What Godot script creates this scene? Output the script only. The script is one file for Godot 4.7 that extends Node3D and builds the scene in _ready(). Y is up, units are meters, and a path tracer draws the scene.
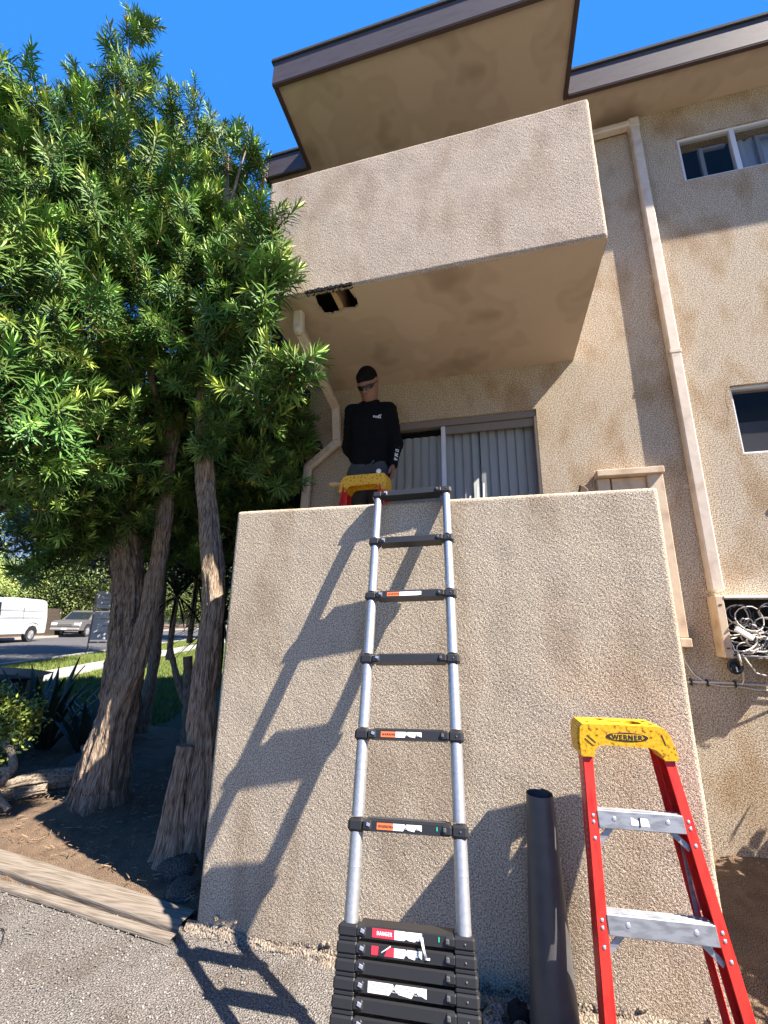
extends Node3D
# A stucco apartment building with a balcony, a telescoping ladder against its patio wall, a step ladder and a tree.
# Axes: x runs along the wall to the right, z towards the viewer, y up; metres.

const WALL_Z := -3.537       # face of the building
const FRONT_Z := -2.27       # face of the patio wall and of the balcony above it
const SOFFIT_Y := 3.70
const STREET_ALONG := Vector3(-0.375, 0, -0.927)
const STREET_ACROSS := Vector3(0.927, 0, -0.375)   # from the street towards the building

var rng := RandomNumberGenerator.new()
var bumps := FastNoiseLite.new()
var names := {}
var M := {}


# ---------------------------------------------------------------- shapes
class Shape:
	var v := PackedVector3Array()
	var n := PackedVector3Array()
	var c := PackedColorArray()
	var idx := PackedInt32Array()
	var col := Color(1, 1, 1)
	var xf := Transform3D.IDENTITY

	func vert(p: Vector3, nn: Vector3) -> int:
		v.append(xf * p)
		n.append((xf.basis * nn).normalized())
		c.append(col)
		return v.size() - 1

	func tri(a: int, b: int, d: int) -> void:
		var g := (v[b] - v[a]).cross(v[d] - v[a])
		if g.dot(n[a] + n[b] + n[d]) > 0.0:
			idx.append(a); idx.append(d); idx.append(b)
		else:
			idx.append(a); idx.append(b); idx.append(d)

	func poly(pts: Array, inside: Vector3) -> void:
		var mid := Vector3.ZERO
		var nn := Vector3.ZERO
		for k in pts.size():
			var p: Vector3 = pts[k]
			var q: Vector3 = pts[(k + 1) % pts.size()]
			mid += p / pts.size()
			nn += Vector3((p.y - q.y) * (p.z + q.z), (p.z - q.z) * (p.x + q.x), (p.x - q.x) * (p.y + q.y))
		if nn.length() < 1e-12:
			return
		nn = nn.normalized()
		if nn.dot(mid - inside) < 0.0:
			nn = -nn
		var first := v.size()
		for p in pts:
			vert(p, nn)
		for k in range(1, pts.size() - 1):
			tri(first, first + k, first + k + 1)

	func box(ctr: Vector3, size: Vector3, bevel := 0.0, b := Basis.IDENTITY) -> void:
		var keep := xf
		xf = xf * Transform3D(b, ctr)
		var h := size / 2.0
		bevel = minf(bevel, minf(h.x, minf(h.y, h.z)) * 0.9)
		var P := {}
		for sx in [-1, 1]:
			for sy in [-1, 1]:
				for sz in [-1, 1]:
					var s := Vector3(sx, sy, sz)
					for a in 3:
						var q := s * (h - Vector3.ONE * bevel)
						q[a] = s[a] * h[a]
						P[[sx, sy, sz, a]] = q
		for a in 3:
			var b1 := (a + 1) % 3
			var b2 := (a + 2) % 3
			for s in [-1, 1]:
				var f := []
				for w in [[-1, -1], [1, -1], [1, 1], [-1, 1]]:
					var k := [0, 0, 0]
					k[a] = s; k[b1] = w[0]; k[b2] = w[1]
					f.append(P[[k[0], k[1], k[2], a]])
				poly(f, Vector3.ZERO)
			if bevel > 0.0:
				for s1 in [-1, 1]:
					for s2 in [-1, 1]:
						var k0 := [0, 0, 0]
						k0[a] = -1; k0[b1] = s1; k0[b2] = s2
						var k1 := k0.duplicate()
						k1[a] = 1
						poly([P[[k0[0], k0[1], k0[2], b1]], P[[k1[0], k1[1], k1[2], b1]], P[[k1[0], k1[1], k1[2], b2]], P[[k0[0], k0[1], k0[2], b2]]], Vector3.ZERO)
		if bevel > 0.0:
			for sx in [-1, 1]:
				for sy in [-1, 1]:
					for sz in [-1, 1]:
						poly([P[[sx, sy, sz, 0]], P[[sx, sy, sz, 1]], P[[sx, sy, sz, 2]]], Vector3.ZERO)
		xf = keep

	func span(a: Vector3, b: Vector3, bevel := 0.0) -> void:
		box((a + b) / 2.0, (b - a).abs(), bevel)

	# a bar with a rectangular section between two points
	func bar(a: Vector3, b: Vector3, w: float, t: float, up := Vector3.UP, bevel := 0.0) -> void:
		var y := (b - a).normalized()
		var x := y.cross(up).normalized()
		box((a + b) / 2.0, Vector3(w, a.distance_to(b), t), bevel, Basis(x, y, x.cross(y)))

	func tube(pts: Array, rads: Array, sides := 10, cap := true) -> void:
		var dirs := []
		for k in pts.size():
			var a: Vector3 = pts[maxi(k - 1, 0)]
			var b: Vector3 = pts[mini(k + 1, pts.size() - 1)]
			dirs.append((b - a).normalized())
		var d0: Vector3 = dirs[0]
		var u := d0.cross(Vector3.UP if absf(d0.y) < 0.9 else Vector3.RIGHT).normalized()
		var first := v.size()
		var ring := sides + 1
		for k in pts.size():
			var d: Vector3 = dirs[k]
			u = (u - d * u.dot(d)).normalized()
			var w := d.cross(u)
			for s in ring:
				var t := TAU * s / sides
				var o := u * cos(t) + w * sin(t)
				vert(pts[k] + o * float(rads[k]), o)
		for k in pts.size() - 1:
			for s in sides:
				var a := first + k * ring + s
				tri(a, a + 1, a + ring)
				tri(a + 1, a + ring + 1, a + ring)
		if cap:
			for e in [0, pts.size() - 1]:
				var nn: Vector3 = -dirs[0] if e == 0 else dirs[e]
				var m := vert(pts[e], nn)
				var at := v.size()
				for s in ring:
					var q := xf.affine_inverse() * v[first + e * ring + s]
					vert(q, nn)
				for s in sides:
					tri(m, at + s, at + s + 1)

	# outline in x and y, pushed from z0 to z1, with its rims cut back by a bevel
	func extrude(outline: PackedVector2Array, z0: float, z1: float, bevel := 0.0) -> void:
		var m := outline.size()
		var inn := outline.duplicate()
		if bevel > 0.0:
			var cw := Geometry2D.is_polygon_clockwise(outline)
			for k in m:
				var a := outline[(k + m - 1) % m]
				var b := outline[k]
				var d := outline[(k + 1) % m]
				var e1 := (b - a).normalized().orthogonal()
				var e2 := (d - b).normalized().orthogonal()
				var nn := e1 + e2
				nn = nn / maxf(nn.length_squared() / 2.0, 0.3)
				inn[k] = b + nn * bevel * (-1.0 if cw else 1.0) * -1.0
				if not Geometry2D.is_point_in_polygon(inn[k], outline):
					inn[k] = b - nn * bevel * (-1.0 if cw else 1.0) * -1.0
		var faces := Geometry2D.triangulate_polygon(inn)
		for e in 2:
			var z := z0 if e == 0 else z1
			var nn := Vector3(0, 0, -1 if e == 0 else 1) * signf(z1 - z0)
			var at := v.size()
			for p in inn:
				vert(Vector3(p.x, p.y, z), nn)
			for k in range(0, faces.size(), 3):
				tri(at + faces[k], at + faces[k + 1], at + faces[k + 2])
		var steps := [[inn, z0], [outline, z0 + bevel * signf(z1 - z0)], [outline, z1 - bevel * signf(z1 - z0)], [inn, z1]] if bevel > 0.0 else [[outline, z0], [outline, z1]]
		var turn := -1.0 if Geometry2D.is_polygon_clockwise(outline) else 1.0
		for s in steps.size() - 1:
			var A: PackedVector2Array = steps[s][0]
			var B: PackedVector2Array = steps[s + 1][0]
			var za: float = steps[s][1]
			var zb: float = steps[s + 1][1]
			for k in m:
				var j := (k + 1) % m
				var e := outline[j] - outline[k]
				var out := Vector3(e.y, -e.x, 0).normalized() * turn
				var c0 := Vector3((A[k].x + A[j].x) / 2, (A[k].y + A[j].y) / 2, (z0 + z1) / 2)
				poly([Vector3(A[k].x, A[k].y, za), Vector3(A[j].x, A[j].y, za), Vector3(B[j].x, B[j].y, zb), Vector3(B[k].x, B[k].y, zb)], c0 - out * 0.5)

	# a sheet of nu by nv points; f(i, j) gives a point; out is a rough outward direction
	func sheet(nu: int, nv: int, f: Callable, out: Vector3) -> void:
		var P := PackedVector3Array()
		P.resize(nu * nv)
		for j in nv:
			for i in nu:
				P[j * nu + i] = f.call(i, j)
		var first := v.size()
		var flip := 0
		for j in nv:
			for i in nu:
				var dx := P[j * nu + mini(i + 1, nu - 1)] - P[j * nu + maxi(i - 1, 0)]
				var dy := P[mini(j + 1, nv - 1) * nu + i] - P[maxi(j - 1, 0) * nu + i]
				var nn := dx.cross(dy)
				if flip == 0 and nn.length() > 1e-12:
					flip = 1 if nn.dot(out) > 0 else -1
				vert(P[j * nu + i], nn * flip)
		for j in nv - 1:
			for i in nu - 1:
				var a := first + j * nu + i
				tri(a, a + 1, a + nu)
				tri(a + 1, a + nu + 1, a + nu)
		col = Color(1, 1, 1)

	func ball(ctr: Vector3, r: Vector3, rings := 8, sides := 12) -> void:
		var first := v.size()
		for a in rings + 1:
			var t := PI * a / rings
			for b in sides + 1:
				var p := TAU * b / sides
				var o := Vector3(sin(t) * cos(p), cos(t), sin(t) * sin(p))
				vert(ctr + o * r, o / r)
		for a in rings:
			for b in sides:
				var k := first + a * (sides + 1) + b
				tri(k, k + 1, k + sides + 1)
				tri(k + 1, k + sides + 2, k + sides + 1)

	func mesh() -> ArrayMesh:
		var arrays := []
		arrays.resize(Mesh.ARRAY_MAX)
		arrays[Mesh.ARRAY_VERTEX] = v
		arrays[Mesh.ARRAY_NORMAL] = n
		arrays[Mesh.ARRAY_COLOR] = c
		arrays[Mesh.ARRAY_INDEX] = idx
		var m := ArrayMesh.new()
		m.add_surface_from_arrays(Mesh.PRIMITIVE_TRIANGLES, arrays)
		return m


# ---------------------------------------------------------------- nodes
func numbered(called: String, parent: Node) -> String:
	var key := str(parent.get_instance_id()) + called
	names[key] = names.get(key, -1) + 1
	return called if names[key] == 0 else "%s_%03d" % [called, names[key]]


func thing(called: String, label: String, category: String, at := Vector3.ZERO, b := Basis.IDENTITY, group := "") -> Node3D:
	var o := Node3D.new()
	o.name = numbered(called, self)
	add_child(o, true)
	o.transform = Transform3D(b, at)
	return tag(o, label, category, group)


func tag(o: Node3D, label: String, category: String, group := "") -> Node3D:
	o.set_meta("label", label)
	o.set_meta("category", category)
	if group:
		o.set_meta("group", group)
	return o


func put(m: Mesh, called: String, material: Material, parent: Node = self, xf := Transform3D.IDENTITY) -> MeshInstance3D:
	var o := MeshInstance3D.new()
	o.name = numbered(called, parent)
	o.mesh = m
	o.material_override = material
	o.transform = xf
	o.cast_shadow = GeometryInstance3D.SHADOW_CASTING_SETTING_ON
	parent.add_child(o, true)
	return o


func part(s: Shape, called: String, material: Material, parent: Node = self, xf := Transform3D.IDENTITY) -> MeshInstance3D:
	return put(s.mesh(), called, material, parent, xf)


func ground_piece(s: Shape, called: String, material: Material) -> MeshInstance3D:
	var o := part(s, called, material)
	o.set_meta("kind", "structure")
	return o


func twin(o: Node3D, label: String, at: Vector3, b: Basis) -> Node3D:
	var r: Node3D = o.duplicate()
	r.name = numbered(str(o.name).rstrip("_0123456789"), self)
	add_child(r, true)
	r.transform = Transform3D(b, at)
	r.set_meta("label", label)
	return r


func scatter(m: Mesh, places: Array, tints: Array, called: String, material: Material, parent: Node) -> MultiMeshInstance3D:
	var mm := MultiMesh.new()
	mm.transform_format = MultiMesh.TRANSFORM_3D
	mm.use_colors = not tints.is_empty()
	mm.mesh = m
	mm.instance_count = places.size()
	for k in places.size():
		mm.set_instance_transform(k, places[k])
		if mm.use_colors:
			mm.set_instance_color(k, tints[k])
	var o := MultiMeshInstance3D.new()
	o.name = numbered(called, parent)
	o.multimesh = mm
	o.material_override = material
	o.set_meta("kind", "stuff")
	parent.add_child(o, true)
	return o


func lettering(words: String, height: float, depth: float, material: Material, called: String, parent: Node, xf: Transform3D, serif := false) -> MeshInstance3D:
	var f := SystemFont.new()
	f.font_names = PackedStringArray(["Droid Serif" if serif else "Droid Sans"])
	f.font_weight = 700
	var t := TextMesh.new()
	t.text = words
	t.font = f
	t.font_size = 64
	t.pixel_size = height / 46.0
	t.depth = depth
	t.curve_step = 2.0
	return put(t, called, material, parent, xf)


# ---------------------------------------------------------------- materials
func lin(r: float, g: float, b: float) -> Color:
	return Color(r, g, b).linear_to_srgb()


func paint(r: float, g: float, b: float, rough := 0.8, metal := 0.0) -> StandardMaterial3D:
	var m := StandardMaterial3D.new()
	m.albedo_color = lin(r, g, b)
	m.roughness = rough
	m.metallic = metal
	m.vertex_color_use_as_albedo = true
	return m


func cloud(seed_: int, freq: float, size: int, stops: Array, type := FastNoiseLite.TYPE_SIMPLEX_SMOOTH, octaves := 4) -> NoiseTexture2D:
	var f := FastNoiseLite.new()
	f.seed = seed_
	f.noise_type = type
	f.frequency = freq
	f.fractal_octaves = octaves
	f.fractal_type = FastNoiseLite.FRACTAL_FBM if octaves > 1 else FastNoiseLite.FRACTAL_NONE
	var t := NoiseTexture2D.new()
	t.width = size
	t.height = size
	t.seamless = true
	t.noise = f
	if not stops.is_empty():
		var g := Gradient.new()
		g.offsets = PackedFloat32Array(stops.map(func(s): return s[0]))
		g.colors = PackedColorArray(stops.map(func(s): return s[1]))
		t.color_ramp = g
	return t


func triplanar(m: StandardMaterial3D, repeats: Vector3, tex: Texture2D, relief: Texture2D = null, depth := 0.0, world := true) -> StandardMaterial3D:
	m.uv1_triplanar = true
	m.uv1_world_triplanar = world
	m.uv1_scale = repeats
	m.uv1_triplanar_sharpness = 4.0
	if tex:
		m.albedo_texture = tex
	if relief:
		m.heightmap_enabled = true
		m.heightmap_texture = relief
		m.heightmap_scale = depth
	return m


func weather(m: StandardMaterial3D, repeats: Vector3, tex: Texture2D) -> StandardMaterial3D:
	m.detail_enabled = true
	m.detail_albedo = tex
	m.detail_blend_mode = BaseMaterial3D.BLEND_MODE_MUL
	m.detail_uv_layer = BaseMaterial3D.DETAIL_UV_2
	m.uv2_triplanar = true
	m.uv2_world_triplanar = true
	m.uv2_scale = repeats
	return m


func make_materials() -> void:
	var grit := cloud(3, 0.09, 1024, [], FastNoiseLite.TYPE_SIMPLEX_SMOOTH, 3)
	var stains := cloud(5, 0.011, 512, [[0.0, Color(0.84, 0.81, 0.78)], [0.4, Color(0.97, 0.96, 0.95)], [0.6, Color(1, 1, 1)], [1.0, Color(0.92, 0.92, 0.91)]], FastNoiseLite.TYPE_SIMPLEX_SMOOTH, 5)
	var speck := func(a: float, b: float, s: int) -> NoiseTexture2D:
		return cloud(s, 0.12, 512, [[0.25, Color(a, a, a)], [0.55, Color(b, b, b)], [0.8, Color(1, 1, 1)]], FastNoiseLite.TYPE_SIMPLEX_SMOOTH, 3)
	var stone_speck: NoiseTexture2D = speck.call(0.60, 0.90, 11)
	M.stucco = weather(triplanar(paint(0.69, 0.58, 0.435, 0.95), Vector3.ONE * 1.7, stone_speck, grit, 0.17), Vector3(0.45, 0.17, 0.45), stains)
	M.stucco_pale = weather(triplanar(paint(0.66, 0.545, 0.435, 0.95), Vector3.ONE * 1.7, stone_speck, grit, 0.30), Vector3(0.40, 0.20, 0.40), stains)
	var patches := cloud(8, 0.014, 512, [[0.0, Color(0.84, 0.77, 0.68)], [0.35, Color(0.955, 0.93, 0.895)], [0.55, Color(1, 1, 1)], [0.8, Color(0.98, 0.98, 0.97)], [1.0, Color(0.90, 0.90, 0.90)]], FastNoiseLite.TYPE_SIMPLEX_SMOOTH, 5)
	M.stucco_wall = weather(triplanar(paint(0.65, 0.54, 0.40, 0.95), Vector3.ONE * 1.3, stone_speck, grit, 0.16), Vector3(0.37, 0.21, 0.37), patches)
	var faint := cloud(6, 0.006, 512, [[0.12, Color(0.78, 0.76, 0.73)], [0.36, Color(0.96, 0.96, 0.95)], [0.5, Color(0.945, 0.94, 0.93)], [0.57, Color(0.99, 0.99, 0.99)], [1.0, Color(1, 1, 1)]], FastNoiseLite.TYPE_SIMPLEX_SMOOTH, 4)
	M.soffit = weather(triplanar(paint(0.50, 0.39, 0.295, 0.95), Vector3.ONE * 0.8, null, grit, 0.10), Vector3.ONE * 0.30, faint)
	M.trim = weather(triplanar(paint(0.60, 0.47, 0.33, 0.6), Vector3.ONE * 0.8, null, grit, 0.03), Vector3.ONE * 0.9, stains)
	M.pipe = weather(triplanar(paint(0.62, 0.53, 0.43, 0.5), Vector3.ONE * 0.8, null, grit, 0.03), Vector3.ONE * 0.9, stains)
	M.fascia = weather(triplanar(paint(0.070, 0.055, 0.058, 0.6), Vector3(0.4, 3.0, 3.0), null, grit, 0.06), Vector3(0.5, 2.0, 2.0), stains)
	M.fascia_edge = paint(0.06, 0.032, 0.026, 0.6)
	M.shingle = triplanar(paint(0.05, 0.05, 0.055, 0.95), Vector3.ONE * 3, stone_speck, grit, 0.4)
	M.aluminium = triplanar(paint(0.54, 0.55, 0.555, 0.42, 0.75), Vector3(6, 6, 0.8), cloud(21, 0.03, 256, [[0.3, Color(0.95, 0.95, 0.95)], [0.7, Color(1, 1, 1)]]), null, 0, false)
	M.frame = paint(0.66, 0.67, 0.69, 0.4, 0.1)
	M.frame_dark = paint(0.20, 0.175, 0.15, 0.5)
	M.glass = paint(0.02, 0.025, 0.03, 0.02)
	M.glass.transparency = BaseMaterial3D.TRANSPARENCY_ALPHA
	M.glass.albedo_color.a = 0.10
	M.glass.metallic_specular = 0.2
	M.blind = paint(0.44, 0.47, 0.455, 0.8)
	M.curtain = paint(0.34, 0.42, 0.52, 0.8)
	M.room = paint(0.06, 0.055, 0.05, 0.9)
	M.screen = paint(0.035, 0.035, 0.04, 0.9)
	M.plastic_black = triplanar(paint(0.018, 0.018, 0.019, 0.42), Vector3.ONE * 5, null, grit, 0.02, false)
	M.rubber = triplanar(paint(0.080, 0.080, 0.082, 0.42), Vector3.ONE * 2, cloud(31, 0.02, 256, [[0.2, Color(0.92, 0.92, 0.92)], [0.7, Color(1, 1, 1)]]), grit, 0.02, false)
	M.red = triplanar(paint(0.62, 0.028, 0.018, 0.38), Vector3(4, 1, 4), cloud(33, 0.03, 256, [[0.1, Color(0.78, 0.72, 0.70)], [0.5, Color(1, 1, 1)]]), null, 0, false)
	M.yellow = triplanar(paint(0.76, 0.43, 0.014, 0.42), Vector3.ONE * 5, cloud(35, 0.04, 256, [[0.12, Color(0.42, 0.36, 0.30)], [0.30, Color(0.90, 0.86, 0.82)], [0.6, Color(1, 1, 1)]], FastNoiseLite.TYPE_SIMPLEX_SMOOTH, 5), grit, 0.03, false)
	M.step_metal = triplanar(paint(0.40, 0.41, 0.42, 0.45, 0.75), Vector3(1.5, 5, 5), cloud(37, 0.03, 256, [[0.2, Color(0.84, 0.84, 0.84)], [0.6, Color(1, 1, 1)]], FastNoiseLite.TYPE_SIMPLEX_SMOOTH, 5), grit, 0.02, false)
	M.rivet = paint(0.7, 0.7, 0.72, 0.3, 0.8)
	M.orange = paint(0.80, 0.16, 0.045, 0.6)
	M.label_red = paint(0.62, 0.025, 0.05, 0.6)
	M.white = paint(0.80, 0.80, 0.78, 0.6)
	M.sign_face = paint(0.46, 0.47, 0.47, 0.7)
	M.print_grey = paint(0.30, 0.31, 0.33, 0.7)
	M.ink = paint(0.012, 0.014, 0.02, 0.6)
	M.green_dot = paint(0.02, 0.42, 0.24, 0.5)
	var lumps := cloud(41, 0.05, 1024, [], FastNoiseLite.TYPE_CELLULAR, 2)
	var tar := cloud(43, 0.11, 1024, [[0.18, Color(0.34, 0.34, 0.35)], [0.45, Color(0.74, 0.73, 0.72)], [0.62, Color(1, 0.98, 0.95)], [0.85, Color(1, 1, 1)]], FastNoiseLite.TYPE_SIMPLEX_SMOOTH, 4)
	M.asphalt = weather(triplanar(paint(0.245, 0.23, 0.213, 0.95), Vector3.ONE * 1.0, tar, grit, 1.0), Vector3.ONE * 0.6, stains)
	M.road = triplanar(paint(0.12, 0.12, 0.125, 0.95), Vector3.ONE * 0.7, tar, grit, 0.4)
	M.rock = weather(triplanar(paint(0.14, 0.12, 0.10, 0.95), Vector3.ONE * 0.8, tar, grit, 0.3), Vector3.ONE * 0.7, stains)
	M.concrete = weather(triplanar(paint(0.36, 0.31, 0.25, 0.95), Vector3.ONE * 0.8, tar, grit, 0.8), Vector3.ONE * 0.7, stains)
	M.walk = triplanar(paint(0.52, 0.49, 0.43, 0.95), Vector3.ONE * 0.7, stone_speck, grit, 0.3)
	M.dirt = weather(triplanar(paint(0.29, 0.205, 0.135, 1.0), Vector3.ONE * 1.3, tar, grit, 1.2), Vector3.ONE * 0.9, stains)
	M.turf = triplanar(paint(0.055, 0.085, 0.022, 0.95), Vector3.ONE * 1.5, tar, grit, 1.0)
	M.grass = paint(0.13, 0.19, 0.045, 0.8)
	var grain := cloud(51, 0.03, 512, [[0.2, Color(0.52, 0.46, 0.40)], [0.5, Color(0.9, 0.86, 0.8)], [0.8, Color(1, 1, 1)]], FastNoiseLite.TYPE_SIMPLEX_SMOOTH, 5)
	M.bark = triplanar(paint(0.47, 0.39, 0.32, 1.0), Vector3(7.0, 0.55, 7.0), grain, cloud(53, 0.05, 512, [], FastNoiseLite.TYPE_SIMPLEX_SMOOTH, 4), 1.0)
	var soft_grain := cloud(52, 0.03, 512, [[0.2, Color(0.74, 0.71, 0.68)], [0.5, Color(0.95, 0.93, 0.9)], [0.8, Color(1, 1, 1)]], FastNoiseLite.TYPE_SIMPLEX_SMOOTH, 5)
	M.timber = triplanar(paint(0.235, 0.205, 0.17, 1.0), Vector3(0.22, 6, 6), soft_grain, cloud(55, 0.05, 512, [], FastNoiseLite.TYPE_SIMPLEX_SMOOTH, 4), 0.18, false)
	M.drift = triplanar(paint(0.44, 0.40, 0.35, 1.0), Vector3.ONE * 3, grain, grit, 0.5)
	M.cut_wood = paint(0.20, 0.14, 0.08, 0.9)
	M.lumber = paint(0.50, 0.34, 0.18, 0.8)
	M.leaf = paint(1, 1, 1, 0.48)
	M.leaf.metallic_specular = 0.35
	M.leaf.backlight = Color(0.46, 0.60, 0.14)
	M.broad_leaf = paint(1, 1, 1, 0.5)
	M.broad_leaf.backlight = Color(0.3, 0.34, 0.1)
	M.blade = paint(1, 1, 1, 0.5)
	M.twig = paint(0.16, 0.10, 0.06, 0.9)
	M.black_paper = triplanar(paint(0.018, 0.017, 0.018, 0.9), Vector3.ONE * 4, null, grit, 0.6)
	M.dark = paint(0.012, 0.011, 0.010, 0.9)
	M.cable_white = paint(0.62, 0.58, 0.52, 0.5)
	M.cable_grey = paint(0.16, 0.15, 0.14, 0.5)
	M.cable_black = paint(0.015, 0.015, 0.015, 0.5)
	M.skin = paint(0.23, 0.11, 0.07, 0.55)
	M.shirt = triplanar(paint(0.008, 0.008, 0.0085, 0.95), Vector3.ONE * 6, null, grit, 0.1, false)
	M.shirt.metallic_specular = 0.2
	M.trousers = triplanar(paint(0.055, 0.052, 0.052, 0.95), Vector3.ONE * 7, null, grit, 0.1, false)
	M.hair = paint(0.010, 0.009, 0.008, 0.9)
	M.hair.metallic_specular = 0.15
	M.lens_dark = paint(0.006, 0.006, 0.007, 0.08)
	M.van_white = paint(0.47, 0.485, 0.49, 0.3)
	M.van_white.clearcoat_enabled = true
	M.cladding = paint(0.22, 0.235, 0.25, 0.6)
	M.suv_paint = paint(0.16, 0.15, 0.135, 0.35, 0.3)
	M.suv_paint.clearcoat_enabled = true
	M.tyre = paint(0.035, 0.035, 0.037, 0.85)
	M.rim = paint(0.45, 0.46, 0.47, 0.4, 0.6)
	M.window_dark = paint(0.015, 0.02, 0.022, 0.06)
	M.lamp_lens = paint(0.7, 0.72, 0.74, 0.1)
	M.tail_red = paint(0.35, 0.01, 0.01, 0.2)
	M.cart = paint(0.006, 0.022, 0.026, 0.45)
	M.fence = triplanar(paint(0.09, 0.075, 0.06, 0.95), Vector3(2, 0.4, 2), grain, grit, 0.3)
	M.crack = paint(0.30, 0.23, 0.16, 0.9)
	M.rust = paint(0.11, 0.065, 0.04, 0.9)


# ---------------------------------------------------------------- ground
func rise(x: float, z: float) -> float:
	# the yard climbs gently to the street
	var t := clampf((-(x * 0.927 - z * 0.375) - 2.0) / 3.6, 0.0, 1.0)
	return 0.31 * t * t * (3 - 2 * t)


func street(along: float, across: float, y: float) -> Vector3:
	return STREET_ALONG * along * 1.19 + STREET_ACROSS * across * 1.19 + Vector3(0, y - 0.19, 0)


func build_ground() -> void:
	# one sheet of earth out to the horizon
	var s := Shape.new()
	var xs := []
	for k in 61:
		var t := (k - 30) / 30.0
		xs.append(signf(t) * (absf(t) * 14.0 + pow(absf(t), 6) * 500.0))
	s.sheet(61, 61, func(i, j):
		var x: float = xs[i] - 3.0
		var z: float = xs[j] - 4.0
		return Vector3(x, rise(x, z) - 0.03 + bumps.get_noise_2d(x * 30, z * 30) * 0.02, z), Vector3.UP)
	ground_piece(s, "ground", M.turf)
	# the driveway that the ladders stand on
	s = Shape.new()
	s.sheet(160, 120, func(i, j):
		var x = -7.0 + i * 0.0755
		var z = -2.40 + j * 0.05
		var a := bumps.get_noise_2d(x * 260, z * 260) * 0.0035 + bumps.get_noise_2d(x * 40 + 90, z * 40) * 0.008
		var edge := clampf((-x - 1.5) / 0.25, 0.0, 1.0) * 0.0
		return Vector3(x, a + edge, z), Vector3.UP)
	ground_piece(s, "driveway", M.asphalt)
	for line in [[Vector3(-2.75, 0, -2.16), Vector3(-2.55, 0, -2.02), Vector3(-2.42, 0, -1.98), Vector3(-2.22, 0, -1.80), Vector3(-2.1, 0, -1.62)]]:
		s = Shape.new()
		for k in line.size() - 1:
			for q in 6:
				var p0: Vector3 = line[k].lerp(line[k + 1], q / 6.0)
				var p1: Vector3 = line[k].lerp(line[k + 1], (q + 1) / 6.0)
				p0 += Vector3(bumps.get_noise_2d(p0.x * 400, 3), 0, bumps.get_noise_2d(p0.x * 400, 60)) * 0.02
				p1 += Vector3(bumps.get_noise_2d(p1.x * 400, 3), 0, bumps.get_noise_2d(p1.x * 400, 60)) * 0.02
				s.bar(p0 + Vector3(0, 0.006, 0), p1 + Vector3(0, 0.006, 0), 0.0022 + 0.0012 * sin(k * 5.0 + q), 0.010, Vector3.UP)
		ground_piece(s, "driveway_crack", M.road)
	# pale concrete court beyond the asphalt, behind the viewer
	s = Shape.new()
	s.sheet(30, 30, func(i, j): return Vector3(-9.0 + i * 0.8, -0.004 + 0.004 * bumps.get_noise_2d(i * 40.0, j * 40.0), 3.52 + j * 0.5), Vector3.UP)
	ground_piece(s, "court", M.walk)
	# bare earth behind the timber edging
	s = Shape.new()
	s.sheet(170, 110, func(i, j):
		var x = -5.6 + i * 0.0241
		var z = -2.275 - j * 0.03
		var hump := 0.10 * exp(-(pow(x + 3.25, 2) + pow(z + 3.1, 2)) / 0.12) + 0.06 * exp(-(pow(x + 2.1, 2) + pow(z + 2.9, 2)) / 0.08)
		return Vector3(x, rise(x, z) + 0.035 * clampf((-2.30 - z) / 0.1, -0.6, 1.0) + hump + bumps.get_noise_2d(x * 120, z * 120) * 0.022 + bumps.get_noise_2d(x * 420, z * 420) * 0.008, z), Vector3.UP)
	ground_piece(s, "planting_bed", M.dirt)
	# earth along the foot of the building to the right
	s = Shape.new()
	s.sheet(90, 30, func(i, j):
		var x = 0.80 + i * 0.04
		var z = -3.55 + j * 0.046
		return Vector3(x, 0.13 - j * 0.0042 + bumps.get_noise_2d(x * 150, z * 150) * 0.03, z), Vector3.UP)
	ground_piece(s, "soil_strip", M.dirt)
	# street, kerbs, sidewalk
	s = Shape.new()
	s.poly([street(-40, -6.5, 0.505), street(90, -6.5, 0.505), street(90, -14.1, 0.505), street(-40, -14.1, 0.505)], Vector3(0, -9, 0))
	ground_piece(s, "road", M.road)
	s = Shape.new()
	for k in 70:
		s.poly([street(-20 + k * 1.2, -4.45, 0.51), street(-18.82 + k * 1.2, -4.45, 0.51), street(-18.82 + k * 1.2, -5.25, 0.535), street(-20 + k * 1.2, -5.25, 0.535)], Vector3(0, -9, 0))
	ground_piece(s, "sidewalk", M.walk)
	s = Shape.new()
	for edge in [[-6.36, -6.50], [-14.1, -14.24]]:
		s.poly([street(-40, edge[0], 0.62), street(90, edge[0], 0.62), street(90, edge[1], 0.62), street(-40, edge[1], 0.62)], Vector3(0, -9, 0))
		for e in edge:
			s.poly([street(-40, e, 0.45), street(90, e, 0.45), street(90, e, 0.62), street(-40, e, 0.62)], street(0, (edge[0] + edge[1]) / 2, 0.5))
	ground_piece(s, "kerb", M.walk)
	s = Shape.new()
	s.poly([street(-40, -14.24, 0.60), street(90, -14.24, 0.60), street(90, -30, 0.60), street(-40, -30, 0.60)], Vector3(0, -9, 0))
	ground_piece(s, "verge", M.dirt)


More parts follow.
